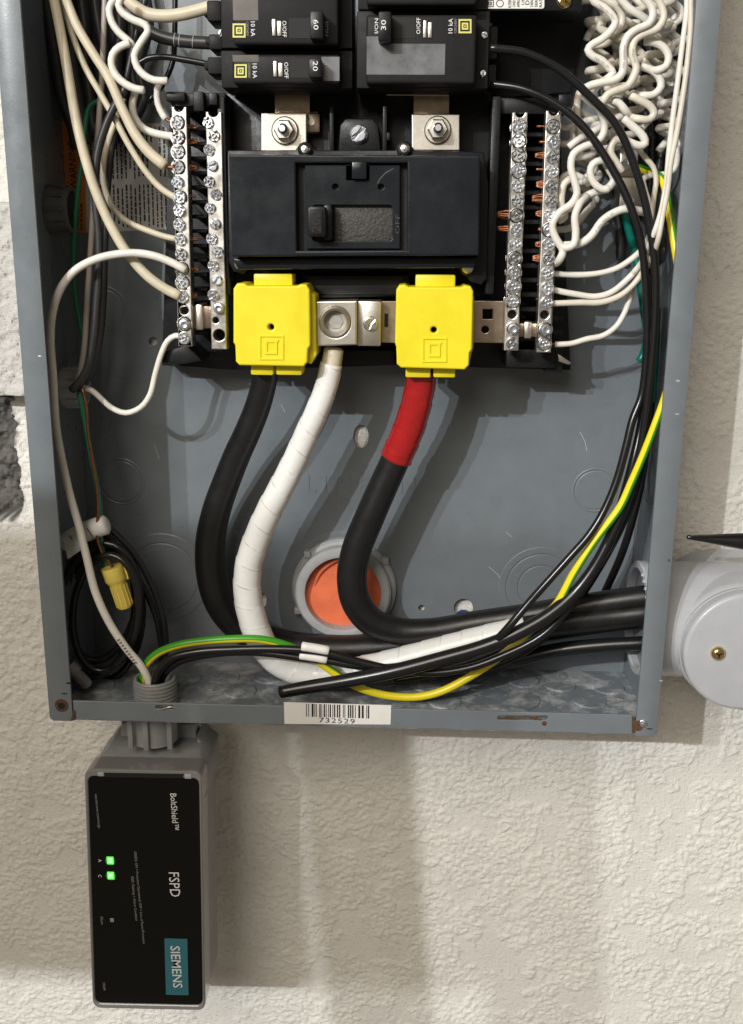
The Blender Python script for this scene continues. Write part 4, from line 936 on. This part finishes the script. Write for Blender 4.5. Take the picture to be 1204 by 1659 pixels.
# ================================================================== wires, left side
LW = 'wires on the left side of the box'
tube('cream_wire', [(82, -30), (88, 0), (98, 50), (108, 105), (118, 165), (128, 215), (140, 262), (156, 312), (178, 362), (205, 408), (238, 446), (268, 468), (290, 479)], 16.5, 'cream', dd=66, label='thickest cream wire, from the top left corner down to the outer left bar', group=LW)
tube('cream_wire', [(94, -25), (100, 0), (115, 50), (138, 108), (163, 152), (185, 190), (209, 235), (238, 280), (262, 306), (287, 322)], 10.5, 'cream', dd=58, label='slim cream wire running diagonally across the warning label to the left bar', group=LW)
w = empty('cream_wire', P(200, 180, 66), 'thick cream wire with a cut end and bared copper at the left bar', 'wire', LW)
tube('insulation', [(100, -25), (108, 0), (126, 44), (152, 88), (176, 126), (200, 180), (222, 222), (243, 248), (267, 268)], [15, 15, 15, 15, 15.5, 16, 17, 17.5, 18], 'cream', w, 66); tube('copper_end', [(264, 266), (273, 271), (284, 271)], 6, 'copper', w, 65)
tube('grey_wire', [(171, -20), (170, 0), (168, 60), (165, 130), (160, 200), (156, 260), (152, 320), (148, 390), (144, 450), (140, 510), (137, 560), (128, 610), (118, 630, 50)], 9.5, 'pinkgrey', dd=46, label='greyish pink wire hanging straight down into the lower left bushing', group=LW)
tube('cream_wire', [(200, 160), (190, 190), (178, 222), (169, 258), (168, 295), (182, 335), (205, 358), (240, 374), (270, 384), (290, 388)], 10, 'cream', dd=48, label='slim cream wire bowing left of the label and ending at the ninth screw', group=LW)
tube('white_wire', [(196, -12), (183, 2), (177, 15), (181, 35), (192, 52), (207, 65), (216, 74), (207, 68)], 12, 'white', dd=62, label='upper white wire of the kinked bunch, curving down from the top', group=LW)
tube('white_wire', [(210, 70), (194, 76), (183, 88), (181, 105), (188, 122), (203, 136), (220, 144), (233, 146)], 12.5, 'white', dd=66, label='white wire hooked like a letter C left of the breakers', group=LW)
tube('white_wire', [(200, -8), (192, 8), (200, 22), (218, 33), (235, 40), (240, 50), (233, 62), (224, 76), (218, 90), (222, 108), (234, 122), (250, 130), (271, 131)], 12, 'white', dd=72, label='white wire bent in a zigzag with its free end beside the breakers', group=LW)
tube('cream_wire', [(195, -15), (215, 8), (238, 22), (270, 26), (300, 22), (345, 10)], 20, 'cream', dd=58, label='thick cream wire entering the 60 breaker at the top', group=LW)
w = empty('white_wire', P(260, 180, 60), 'short white wire stub reaching the top screw of the left bar', 'wire', LW)
tube('insulation', [(262, 128), (255, 145), (256, 168), (263, 184), (268, 192)], 11, 'white', w, 60); tube('copper_end', [(266, 190), (273, 196), (284, 199)], 5, 'copper', w, 60)
tube('white_wire', [(220, 148), (215, 165), (218, 190), (232, 208), (255, 217), (287, 222)], 12.5, 'white', dd=56, label='white wire curving to the second screw of the left bar', group=LW)
tube('white_wire', [(300, 545), (284, 544), (272, 552), (262, 572), (252, 605), (243, 640), (228, 660), (204, 669), (180, 660), (160, 642), (148, 632), (136, 628)], 9.5, 'white', dd=54, label='slim white wire looping from the lowest screw of the left bar to the bushing', group=LW)
tube('white_wire', [(300, 437), (284, 428), (255, 416), (222, 410), (188, 412), (155, 420), (122, 438), (98, 468), (85, 508), (82, 550), (86, 610), (91, 690), (100, 742), (113, 800), (128, 852), (141, 905), (155, 960), (178, 1010), (206, 1052), (228, 1078), (240, 1100), (244, 1118)], 13, 'white', dd=74, label='long white wire arching from the left bar down into the threaded nipple', group=LW, seg=14)
mb_ = MB()
rnd = random.Random(2)
for i in range(9):
    x, y = 192 + i * 3.4, 1037 + i * 4.6; quadline(mb_, [(x - 2, y + 1), (x + 2, y - 1.2)], 1.7, 77.6)
o = mb_.obj('printed_code', 'ink', [q for q in COL.objects if q.get('label', '').startswith('long white wire arching')][0])
GK = 'black wires on the left side'
tube('black_wire', [(175, -20), (205, 15), (232, 44), (262, 60), (300, 67), (345, 70)], 20, 'greyblack', dd=54, label='thick black wire entering the 60 breaker under the cream one', group=GK)
thick_ = [q for q in COL.objects if q.get('label', '').startswith('thick black wire entering')][0]
for x, y in ((284, 64.6), (292, 66), (314, 68.2)):
    tube('printed_band', [(x - .7, y - .1, 54), (x, y, 54), (x + .7, y + .1, 54)], 21, 'greyink', thick_, seg=20, cap=False)
tube('black_wire', [(222, 105), (238, 95), (262, 92), (300, 97), (348, 106)], 10, 'thhn', dd=56, label='thin black wire entering the 20 breaker from the left', group=GK)
tube('black_wire', [(205, 140), (188, 168), (172, 202), (160, 240), (154, 285), (155, 330), (160, 380), (160, 440), (156, 500), (150, 560), (140, 600), (126, 622), (116, 632)], 13, 'greyblack', dd=62, label='black wire dropping past the warning label into the lower left bushing', group=GK)
tube('black_wire', [(238, -10), (220, 60), (205, 130), (186, 210), (175, 300), (170, 400), (168, 480), (162, 550), (150, 600), (128, 634)], 11, 'greyblack', dd=46, label='second black wire behind the cream ones dropping into the bushing', group=GK)
tube('black_wire', [(284, -10), (283, 60), (280, 100), (262, 140), (240, 165)], 9, 'thhn', dd=24, label='thin black wire deep behind the kinked white bunch', group=GK)
tube('green_wire', [(165, 160), (146, 172), (138, 205), (134, 255), (127, 305), (121, 370), (119, 430), (122, 480), (130, 525), (136, 555), (134, 600), (128, 628)], 8, 'green', dd=34, label='green wire running down left of the warning label', group=LW)
tube('green_wire', [(128, 636), (139, 690), (147, 735), (157, 785), (163, 830), (163, 870), (168, 900), (176, 925)], 8.5, 'green', dd=56, label='green wire from the bushing down into the yellow wire nut', group=LW)
tube('bare_copper_wire', [(134, 630), (140, 660), (143, 700), (149, 740), (157, 790), (159, 830), (157, 865), (163, 890), (175, 908), (184, 922)], 5, 'copper', dd=62, label='bare copper wire from the bushing into the yellow wire nut')
# coil of spare black lead
coil = []
for t in range(0, 4 * 20 + 8):
    a = -2 * PI * t / 20 + 1.1; n = t / 20
    cx_, cz_, rx, rz = 163 + 8 * math.sin(n * 2.3), 985 + 10 * math.cos(n * 1.7), 60 + 9 * math.sin(n * 3.1), 104 + 13 * math.cos(n * 2.6)
    coil.append((cx_ + rx * math.cos(a) + 8 * math.sin(a), cz_ - rz * math.sin(a), 30 + n * 8 + 2 * math.sin(n * 5)))
tube('coiled_lead', coil, 12.5, 'thhn', seg=10, step=.005, label='coil of spare black lead in the lower left corner of the box', cat='coil')
NL = 'black leads of the surge protector'
tube('black_lead', [(170, 850), (192, 868), (214, 892), (236, 928), (254, 968), (266, 1010), (269, 1050), (266, 1085), (262, 1115)], 10, 'thhn', dd=52, label='black lead bowing from the white marker down to the nipple, outer one', group=NL)
tube('black_lead', [(160, 858), (184, 876), (204, 902), (226, 940), (246, 980), (258, 1020), (262, 1060), (258, 1112)], 10, 'thhn', dd=48, label='black lead bowing from the white marker down to the nipple, inner one', group=NL)
lbm = empty('cable_marker', P(140, 880, 60), 'white printed marker flag wrapped round black leads in the lower left', 'cable marker')
tube('sleeve', [(103, 880), (125, 868), (150, 857), (171, 850)], [30, 32, 33, 33], 'sticker', lbm, 58, seg=20)
V = []; F = []
for j in range(7):
    t = j / 6
    for i in range(6):
        s = i / 5; V.append(P(102 + 26 * s + 8 * t, 872 - 8 * s + 34 * t - 10 * t * s, 64 + 5 * math.sin(t * 2.2)))
for j in range(6):
    for i in range(5): a = j * 6 + i; F.append([a, a + 6, a + 7, a + 1])
mobj('flap', V, F, 'sticker', lbm, True)
mb = MB()
for i in range(3): quadline(mb, [(113 + i * 14, 868 - i * 6), (121 + i * 14, 880 - i * 6), (123 + i * 14, 889 - i * 6)], 1.6, 66.2)
mb.obj('lettering', 'ink', lbm)

# ================================================================== leads from the nipple to the right
tube('earth_wire', [(236, 1120, 66), (232, 1100, 68), (236, 1078, 69), (256, 1058, 70), (290, 1045, 71), (335, 1038, 71), (380, 1035, 71), (425, 1036, 70), (465, 1046, 68), (505, 1065, 66), (535, 1085, 66), (560, 1103, 66), (590, 1117, 66), (630, 1127, 66), (675, 1129, 66), (715, 1120, 66), (760, 1097, 66), (805, 1068, 66), (845, 1036, 66), (882, 997, 72), (903, 977, 78), (931, 926, 81), (963, 877, 81), (1005, 821, 81), (1023, 782, 81), (1040, 743, 82), (1062, 687, 83), (1080, 636, 82), (1096, 570, 80), (1104, 500, 78), (1099, 435, 76), (1091, 385, 72), (1083, 335, 66), (1072, 290, 56), (1035, 272, 40)], 13, 'yg', seg=20,
     tw=[0, 0, 0, .0, .0, 0, 0, 0, 0, .05, .12, .18, .22, .25, .28, .3, .34, .38, .42, .45, .47, .48, .5, .5, .5, .5, .5, .5, .5, .5, .5, .5, .5, .5, .5], label='long yellow and green striped earth wire sweeping from the nipple up the right side')
NB = 'black leads running right from the nipple'
tube('black_lead', [(250, 1118), (254, 1092), (275, 1068), (320, 1056), (380, 1052), (440, 1051), (492, 1053), (535, 1059), (580, 1072), (630, 1083), (700, 1090), (760, 1082), (815, 1062), (870, 1035), (900, 1010), (950, 940), (1000, 850), (1035, 740), (1050, 640), (1060, 540), (1062, 440), (1050, 350), (1030, 275), (1000, 205), (955, 155), (900, 108), (850, 85), (795, 78)], 13, 'thhn', dd=78, seg=14, label='black lead through the upper white sleeve and up to the upper right breaker pole', group=NB)
tube('black_lead', [(258, 1118, 70), (264, 1095, 72), (290, 1072, 74), (340, 1060, 75), (400, 1056, 75), (450, 1060, 75), (490, 1066, 75), (530, 1070, 75), (570, 1077, 75), (620, 1082, 74), (680, 1075, 72), (740, 1065, 72), (790, 1045, 72), (812, 1029, 88), (861, 972, 88), (921, 905, 86), (955, 866, 84), (977, 831, 82), (998, 782, 80), (1014, 725, 78), (1025, 680, 76), (1040, 640, 74), (1048, 560, 74), (1047, 480, 74), (1040, 400, 74), (1022, 335, 74), (990, 270, 72), (945, 205, 70), (895, 165, 68), (845, 144, 66), (795, 136, 62)], 13, 'thhn', dd=74, seg=14, label='black lead through the lower white sleeve and up to the lower right breaker pole', group=NB)
for (a, b), lab in ((((490, 1047), (532, 1054)), 'white sleeve on the upper of two black leads'), (((487, 1061), (529, 1068)), 'white sleeve on the lower of two black leads')):
    tube('wire_sleeve', [a, ((a[0] + b[0]) / 2, (a[1] + b[1]) / 2 - .3), b], 15, 'sticker', dd=80 if 'upper' in lab else 77, seg=16, label=lab, cat='sleeve', group='white sleeves on black leads')
tube('thick_black_wire', [(455, 1121, 82), (500, 1113, 82), (560, 1103, 82), (640, 1087, 84), (720, 1066, 84), (780, 1049, 84), (833, 1028, 84), (890, 996, 82), (931, 961, 79), (958, 927, 78), (980, 889, 77), (998, 848, 75.5), (1013, 800, 74), (1027, 745, 73), (1038, 695, 70), (1048, 620, 68), (1053, 540, 64), (1050, 440, 56)], [21, 22, 23, 24, 24, 24, 24, 23, 22, 20, 19, 18, 17, 16, 15, 14, 13, 13], 'thhn', seg=18, label='thick glossy black wire with a blunt end along the bottom, curving up the right side')
RB = 'black wires bundled along the right side panel'
tube('black_wire', [(640, 1102, 60), (720, 1088, 60), (800, 1062, 60), (870, 1022, 60), (930, 965, 62), (985, 880, 62), (1025, 780, 62), (1046, 680, 62), (1054, 580, 60), (1056, 500, 58), (1052, 420, 56)], 16, 'thhn', seg=14, label='black wire just behind the thick glossy one in the right bundle', group=RB)
tube('black_wire', [(700, 1098, 50), (780, 1085, 48), (850, 1055, 46), (910, 1005, 46), (970, 920, 46), (1020, 820, 46), (1045, 720, 46), (1058, 620, 46), (1062, 520, 46), (1060, 430, 46)], 14, 'thhn', seg=14, label='deeper black wire of the right bundle, nearest the side panel', group=RB)
tube('black_wire', [(980, 960, 24), (1010, 890, 24), (1035, 800, 26), (1050, 700, 28), (1060, 600, 30), (1064, 500, 30)], 13, 'thhn', seg=12, label='black wire at the back of the right bundle against the back panel', group=RB)
tube('glossy_black_cable', [(690, 1094, 36), (760, 1085, 36), (830, 1070, 38), (900, 1054, 42), (970, 1046, 46), (1045, 1042, 50), (1100, 1040, 52)], 24, 'thhn', seg=18, label='glossy black cable entering the conduit lowest, below the heavy cables', cat='cable')
tube('teal_wire', [(1010, 335, 30), (1018, 370, 30), (1028, 405, 30), (1036, 450, 32), (1043, 500, 34), (1048, 545, 36), (1042, 575, 36), (1036, 585, 36)], 13, 'teal', seg=12, label='teal green wire behind the white wires on the right', group='teal green wires')
tube('teal_wire', [(1058, 470, 50), (1061, 500, 52), (1060, 560, 52), (1058, 610, 52), (1057, 650, 52)], 14, 'teal', seg=12, label='teal green taped wire end between the black bundle and the side panel', group='teal green wires')

# ================================================================== white wires, right side
RW = 'white wires bunched on the right side of the box'
NRW = [0]
def rw(label, w, d, pts, m=None):
    NRW[0] += 1; m = m or ('white', 'white', 'warmwhite')[NRW[0] % 3]
    jr = random.Random(NRW[0]); pts = [pts[0]] + [(q[0] + jr.uniform(-1.3, 1.3), q[1] + jr.uniform(-1.3, 1.3)) + tuple(q[2:]) for q in pts[1:-1]] + [pts[-1]]
    return tube('white_wire', pts, [w * jr.uniform(.93, 1.03) for q in pts], m, dd=d, seg=12, step=.002, label=label, group=RW)
rw('white wire zigzagging in two sharp kinks at the top left of the right bunch', 13, 66, [(954, -12), (964, 2), (977, 12), (990, 23), (997, 35), (991, 51), (975, 63), (958, 74), (953, 80), (960, 89), (975, 100), (988, 110), (992, 119), (985, 128), (972, 136, 56), (960, 150, 46)])
rw('white wire arching behind the sharply kinked one', 13, 52, [(978, -4), (988, 3), (1000, 10), (1007, 23), (1007, 38), (998, 50), (982, 52), (970, 44), (975, 36)])
rw('short white wire slanting under the long S at the top', 13, 60, [(1000, -8), (1010, 3), (1020, 14), (1036, 25), (1052, 33), (1068, 34, 50)])
rw('white wire in a long S from the top edge down to the black lead', 13, 72, [(1036, -12), (1046, 0), (1056, 12), (1059, 26), (1050, 38), (1033, 47), (1018, 58), (1011, 76), (1011, 98), (1008, 116), (998, 129), (977, 133), (958, 137), (948, 143)])
rw('white wire in a second long S beside the first', 13, 70, [(1058, -10), (1070, 6), (1075, 28), (1065, 45), (1048, 54), (1031, 61), (1024, 74), (1025, 91), (1031, 108), (1029, 123), (1018, 138), (999, 147), (984, 154), (976, 166)])
rw('white wire in a wide loop open to the left below the second S', 13, 64, [(1045, 67), (1060, 68), (1077, 79), (1085, 92), (1079, 107), (1065, 113), (1050, 108, 50), (1043, 95, 44)])
rw('white wire looping in the middle of the right bunch', 13, 62, [(1039, 108), (1053, 113), (1067, 125), (1071, 141), (1061, 153), (1040, 155), (1026, 152, 50)])
rw('white wire forming the third hook down in the right bunch', 13, 66, [(1022, 155), (1038, 161), (1056, 173), (1061, 185), (1051, 194), (1030, 192), (1018, 188, 54)])
rw('short white wire slanting above the fourth hook', 13, 66, [(994, 162), (1004, 168), (1014, 178), (1024, 192, 58), (1030, 200, 50)])
rw('white wire forming the fourth hook down in the right bunch', 13, 70, [(1011, 192), (1026, 206), (1042, 222), (1045, 232), (1035, 237), (1018, 230), (1010, 222, 56)])
rw('white wire standing upright beside the outermost right bar', 11.5, 50, [(945, 142), (938, 152), (934, 170), (936, 195), (942, 215)])
rw('long white wire snaking down past the black leads to the tenth screw', 12.5, 68, [(944, 154), (956, 165), (970, 178), (980, 198), (979, 214), (968, 229), (946, 237), (930, 250), (926, 270), (932, 292), (936, 314), (926, 331), (906, 345), (896, 365), (901, 388), (911, 405), (909, 419), (900, 427, 60)])
rw('white wire crossing diagonally under the black leads', 12, 58, [(922, 238), (940, 224), (963, 211), (988, 196), (1012, 186)])
rw('white wire bent over like a shepherd crook between the black leads', 13, 62, [(1012, 226), (1000, 226), (991, 234), (990, 248), (998, 263), (1008, 278)])
rw('white wire making a small round loop left of the black leads', 12.5, 66, [(990, 262), (972, 261), (960, 267), (955, 280), (961, 295), (974, 305), (986, 306)])
rw('white wire hugging the small round loop on its right', 12.5, 60, [(976, 254), (988, 276), (995, 290), (986, 304), (964, 311), (946, 321), (930, 334), (912, 342)])
rw('white wire bowing out at the left of the bunch near the sixth screw', 12.5, 60, [(930, 286), (915, 296), (909, 312), (909, 332), (915, 352), (905, 358)])
rw('white wire dropping straight to the ninth screw', 12.5, 70, [(950, 318, 62), (939, 332), (932, 352), (933, 378), (930, 396), (918, 402), (906, 396, 64)])
rw('thick white wire sweeping from behind the black leads to the ninth screw', 13.5, 66, [(1046, 344, 54), (1034, 341), (1014, 338), (992, 345), (975, 360), (961, 380), (947, 392), (930, 397), (914, 398)])
rw('thin white wire dropping from the loops to the long verticals', 9, 60, [(1030, 232), (1036, 244), (1048, 258), (1059, 270), (1062, 290), (1060, 316), (1056, 345), (1052, 370)])
rw('white wire folded flat behind the long verticals', 10, 52, [(1052, 330), (1046, 308), (1042, 290), (1056, 283), (1078, 282), (1092, 276), (1098, 260), (1096, 240)])
rw('long white vertical wire, inner of the pair beside the right flange', 9, 80, [(1113, -12), (1111, 20), (1107, 70), (1100, 125), (1090, 190), (1083, 245), (1078, 300), (1070, 345), (1060, 375), (1050, 400, 74), (1038, 426, 62), (1026, 442, 59)])
rw('long white vertical wire, outer of the pair beside the right flange', 9.5, 82, [(1119, -12), (1118, 40), (1112, 110), (1105, 165), (1096, 220), (1088, 262), (1082, 310), (1075, 350), (1066, 388), (1056, 418, 72), (1044, 440, 62), (1030, 456, 59)])
rw('uppermost of the plain white wires sweeping left to the bar', 9.5, 56, [(892, 443), (905, 443), (940, 444), (972, 442), (1000, 434), (1024, 419), (1042, 400), (1056, 372)])
rw('second plain white wire sweeping left to the bar', 10, 58, [(892, 468), (908, 471), (930, 477), (963, 480), (990, 473), (1014, 456), (1038, 428), (1052, 400)])
rw('third plain white wire sweeping left to the bar', 10, 60, [(890, 492), (908, 492), (940, 490), (975, 489), (1003, 481), (1024, 463), (1042, 438), (1052, 415)])
rw('lowest plain white wire, curving to the bottom screw of the outermost right bar', 9.5, 54, [(900, 558), (925, 556), (950, 550), (978, 543), (998, 530), (1010, 510), (1018, 488), (1026, 465), (1034, 445)])
tube('copper_end', [(884, 557), (902, 558)], 4.5, 'copper', [o for o in COL.objects if o.get('label', '').startswith('lowest plain white')][0], 54, seg=8)
# short ends at the bar and deeper wires that fill the bunch
for lab, pts in (('short white wire end at the first screw of the outermost right bar', [(905, 205), (918, 208), (930, 204), (950, 196), (968, 192)]),
                 ('short white wire end at the second screw of the outermost right bar', [(908, 232), (920, 234), (928, 224), (926, 212), (938, 206)]),
                 ('short white wire end at the fifth screw of the outermost right bar', [(905, 300), (914, 286), (926, 282), (942, 288), (955, 300)]),
                 ('short white wire end at the seventh screw of the outermost right bar', [(903, 372), (920, 372), (935, 362), (950, 345), (962, 330)])):
    rw(lab, 11, 46, pts)
for x0, ya, yb, A, d, ph, lab in ((972, -20, 150, 17, 44, 0, 'coiled white wire at the left rear of the right bunch'), (1018, -20, 230, 20, 42, 2, 'coiled white wire up the middle rear of the right bunch'), (1066, -20, 150, 22, 46, 4, 'coiled white wire at the rear of the right bunch near the long verticals'),
                               (1084, 40, 240, 16, 40, 1, 'coiled white wire closest to the right side panel'), (950, 180, 330, 18, 40, 3, 'coiled white wire behind the small round loop'), (985, 140, 250, 18, 48, 5, 'coiled white wire behind the black leads')):
    n = int((yb - ya) / 5.2)
    tube('white_wire', [(x0 + A * math.cos(i * .82 + ph) + 4 * math.sin(i * .37), ya + i * 5.2 + 5 * math.sin(i * .82 + ph + 1), d + 7 * math.sin(i * .82 + ph)) for i in range(n)], 12, 'white' if ph % 2 else 'warmwhite', seg=10, step=.0025, label=lab, group=RW)
rd = random.Random(12)
for k, (x, y, s) in enumerate(((1090, 20, 1), (1098, 45, -1), (1078, 30, 1), (1092, 85, -1), (1080, 130, 1), (1096, 150, -1), (1060, 170, 1), (1010, 60, -1), (985, 80, 1), (965, 25, 1), (1000, 190, 1), (975, 215, -1), (950, 270, 1), (1088, 205, 1))):
    pts = [(x - s * 26, y - 22), (x - s * 8, y - 20 + rd.uniform(-6, 6)), (x + s * 12, y - 6), (x + s * 12, y + 10 + rd.uniform(-4, 4)), (x - s * 6, y + 22), (x - s * 20 + rd.uniform(-6, 6), y + 40)]
    tube('white_wire', pts, 12, 'white', dd=40 - (k % 3) * 6, seg=10, step=.003, label='white wire bend half hidden at the back of the right bunch', group='white wires hidden behind the right bunch')
# ground lug behind the white wires
gl = empty('ground_lug', P(1020, 335, 20), 'silver ground lug behind the white wires on the right', 'lug')
mb = MB(); mb.rb(1004, 286, 1042, 342, 8, 34, 1); mb.obj('lug_block', 'lug', gl); screw(gl, 1015, 266, 9, 40, 'slot'); mb = MB(); mb.rb(1004, 240, 1034, 286, 8, 36, 1); mb.obj('lug_block', 'lug', gl)
screw(gl, 1022, 326, 6, 34.2, 'slot')

# ================================================================== unseen blockers added to shade the wall: a strip and a board
def toward(p, L, t): return p + (L - p) * t
a_, b_ = toward(P(572, 1150, 0), L1, .25), toward(P(617, 1660, 0), L1, .25)
rail = empty('shade_strip', b_, 'ochre strip added out of view to shade the wall', 'shade strip')
b2 = b_ + (b_ - a_) * .5
ax = (b2 - a_).normalized(); n = Vector((ax.z, 0, -ax.x)).normalized() * .0238; e = Vector((0, .012, 0)); mb = MB()
mb.add([a_ - n - e, a_ + n - e, a_ + n + e, a_ - n + e, b2 - n - e, b2 + n - e, b2 + n + e, b2 - n + e], [[0, 1, 2, 3], [7, 6, 5, 4], [0, 4, 5, 1], [1, 5, 6, 2], [2, 6, 7, 3], [3, 7, 4, 0]]); mb.obj('rail', 'stripochre', rail)

# unseen board added further back on the left, keeps the second lamp off the lower left
e1 = toward(P(936, 1250, 0), L2, .346); e2 = toward(P(938, 1605, 0), L2, .346)
board = empty('shade_board', e2, 'large grey board added out of view to block lamp light', 'shade board')
u = (e2 - e1).normalized(); e0 = e1 - u * .11; mb = MB(); lf = Vector((-.62, 0, 0)); th = Vector((0, .004, 0))
mb.add([e0 - th, e2 - th, e2 + lf - th, e0 + lf - th, e0 + th, e2 + th, e2 + lf + th, e0 + lf + th], [[0, 1, 2, 3], [7, 6, 5, 4], [0, 4, 5, 1], [1, 5, 6, 2], [2, 6, 7, 3], [3, 7, 4, 0]]); mb.obj('board_sheet', 'paint', board)
# dark filler wires added for the shade behind the white bunch
for k, (x0, x1, x2, d) in enumerate(((950, 975, 1000, 14), (975, 1005, 1030, 12), (1005, 1020, 1040, 20), (1030, 1050, 1052, 14), (1055, 1066, 1060, 22), (1078, 1080, 1066, 16), (1092, 1094, 1072, 26))):
    tube('black_wire', [(x0, -20), (x0 + 6, 60), (x1, 140), (x1 + 8, 230), (x2, 320), (x2 + 6, 420)], 15, 'greyblack', dd=d, seg=8, step=.005, label='added dark filler wire darkening the gaps behind the white bunch on the right', group='dark filler wires behind the white bunch')

# printed legends on some of the white wires, paint chips on the box
def legend(start, pts, d, pitch=3.2):
    w_ = [q for q in COL.objects if q.get('label', '').startswith(start)][0]; mb = MB(); rr = random.Random(len(start))
    for (x0, y0), (x1, y1) in zip(pts[:-1], pts[1:]):
        L = math.hypot(x1 - x0, y1 - y0); n = int(L / pitch)
        for i in range(n):
            if rr.random() < .2: continue
            x, y = x0 + (x1 - x0) * i / n, y0 + (y1 - y0) * i / n; nx_, ny_ = -(y1 - y0) / L * 1.7, (x1 - x0) / L * 1.7
            quadline(mb, [(x - nx_, y - ny_), (x + nx_ * rr.uniform(.3, 1), y + ny_ * rr.uniform(.3, 1))], 1.0, d)
    mb.obj('printed_legend', 'greyink', w_)
legend('white wire zigzagging', [(968, 6), (990, 23), (996, 33)], 68.9); legend('white wire zigzagging', [(962, 91), (988, 110)], 68.9)
legend('white wire in a long S', [(1011, 74), (1011, 98), (1009, 112)], 74.9); legend('white wire in a second long S', [(1025, 80), (1026, 92), (1031, 106)], 72.9)
legend('long white wire snaking', [(957, 166), (969, 178)], 70.6); legend('thick white wire sweeping', [(992, 345), (977, 358), (963, 376)], 68.6)
for (x, y, w_, h_, m_) in ((64, 577, 3, 2, 'sticker'), (111, 1107, 5, 3, 'dark'), (104, 1124, 6, 2, 'dark'), (1098, 617, 4, 3, 'pvc'), (1097, 671, 4, 2, 'pvc'), (1071, 1103, 3, 2, 'pvc'), (1084, 908, 2, 5, 'rust'), (1052, 1181, 6, 2, 'dark')):
    mb = MB(); mb.prism([(x - w_, y), (x - w_ * .2, y - h_ * .6), (x + w_ * .8, y - h_ * .3), (x + w_, y + h_ * .3), (x, y + h_ * .5)], FD - .2, FD + .06, 0); mb.obj('paint_chip', m_, box)

# dark filler wires added to stand for the shade in the upper left
for k, (x0, x1, x2, d, w_) in enumerate(((70, 92, 118, 22, 20), (104, 120, 135, 14, 22), (128, 140, 150, 12, 22), (150, 172, 176, 20, 18), (186, 190, 196, 12, 22), (206, 214, 208, 10, 20), (232, 226, 214, 16, 16))):
    tube('black_wire', [(x0, -30), (x0 + 10, 40), (x1, 110), (x1 + 8, 160), (x2, 205 - 6 * (k % 3)), (x2 + 6, 240 - 10 * (k % 3))], w_, 'greyblack', dd=d, seg=8, step=.005, label='added dark filler wire darkening the recess behind the cream wires in the upper left', group='dark filler wires behind the cream wires')

for pts in ([(792, 918), (806, 930), (815, 944)], [(455, 655), (462, 668)], [(940, 700), (948, 716), (951, 731)], [(820, 862), (829, 870)], [(250, 720), (258, 744)]):
    mb = MB(); quadline(mb, pts, 1.0, 4.56); mb.obj('scratch', 'ring', box)
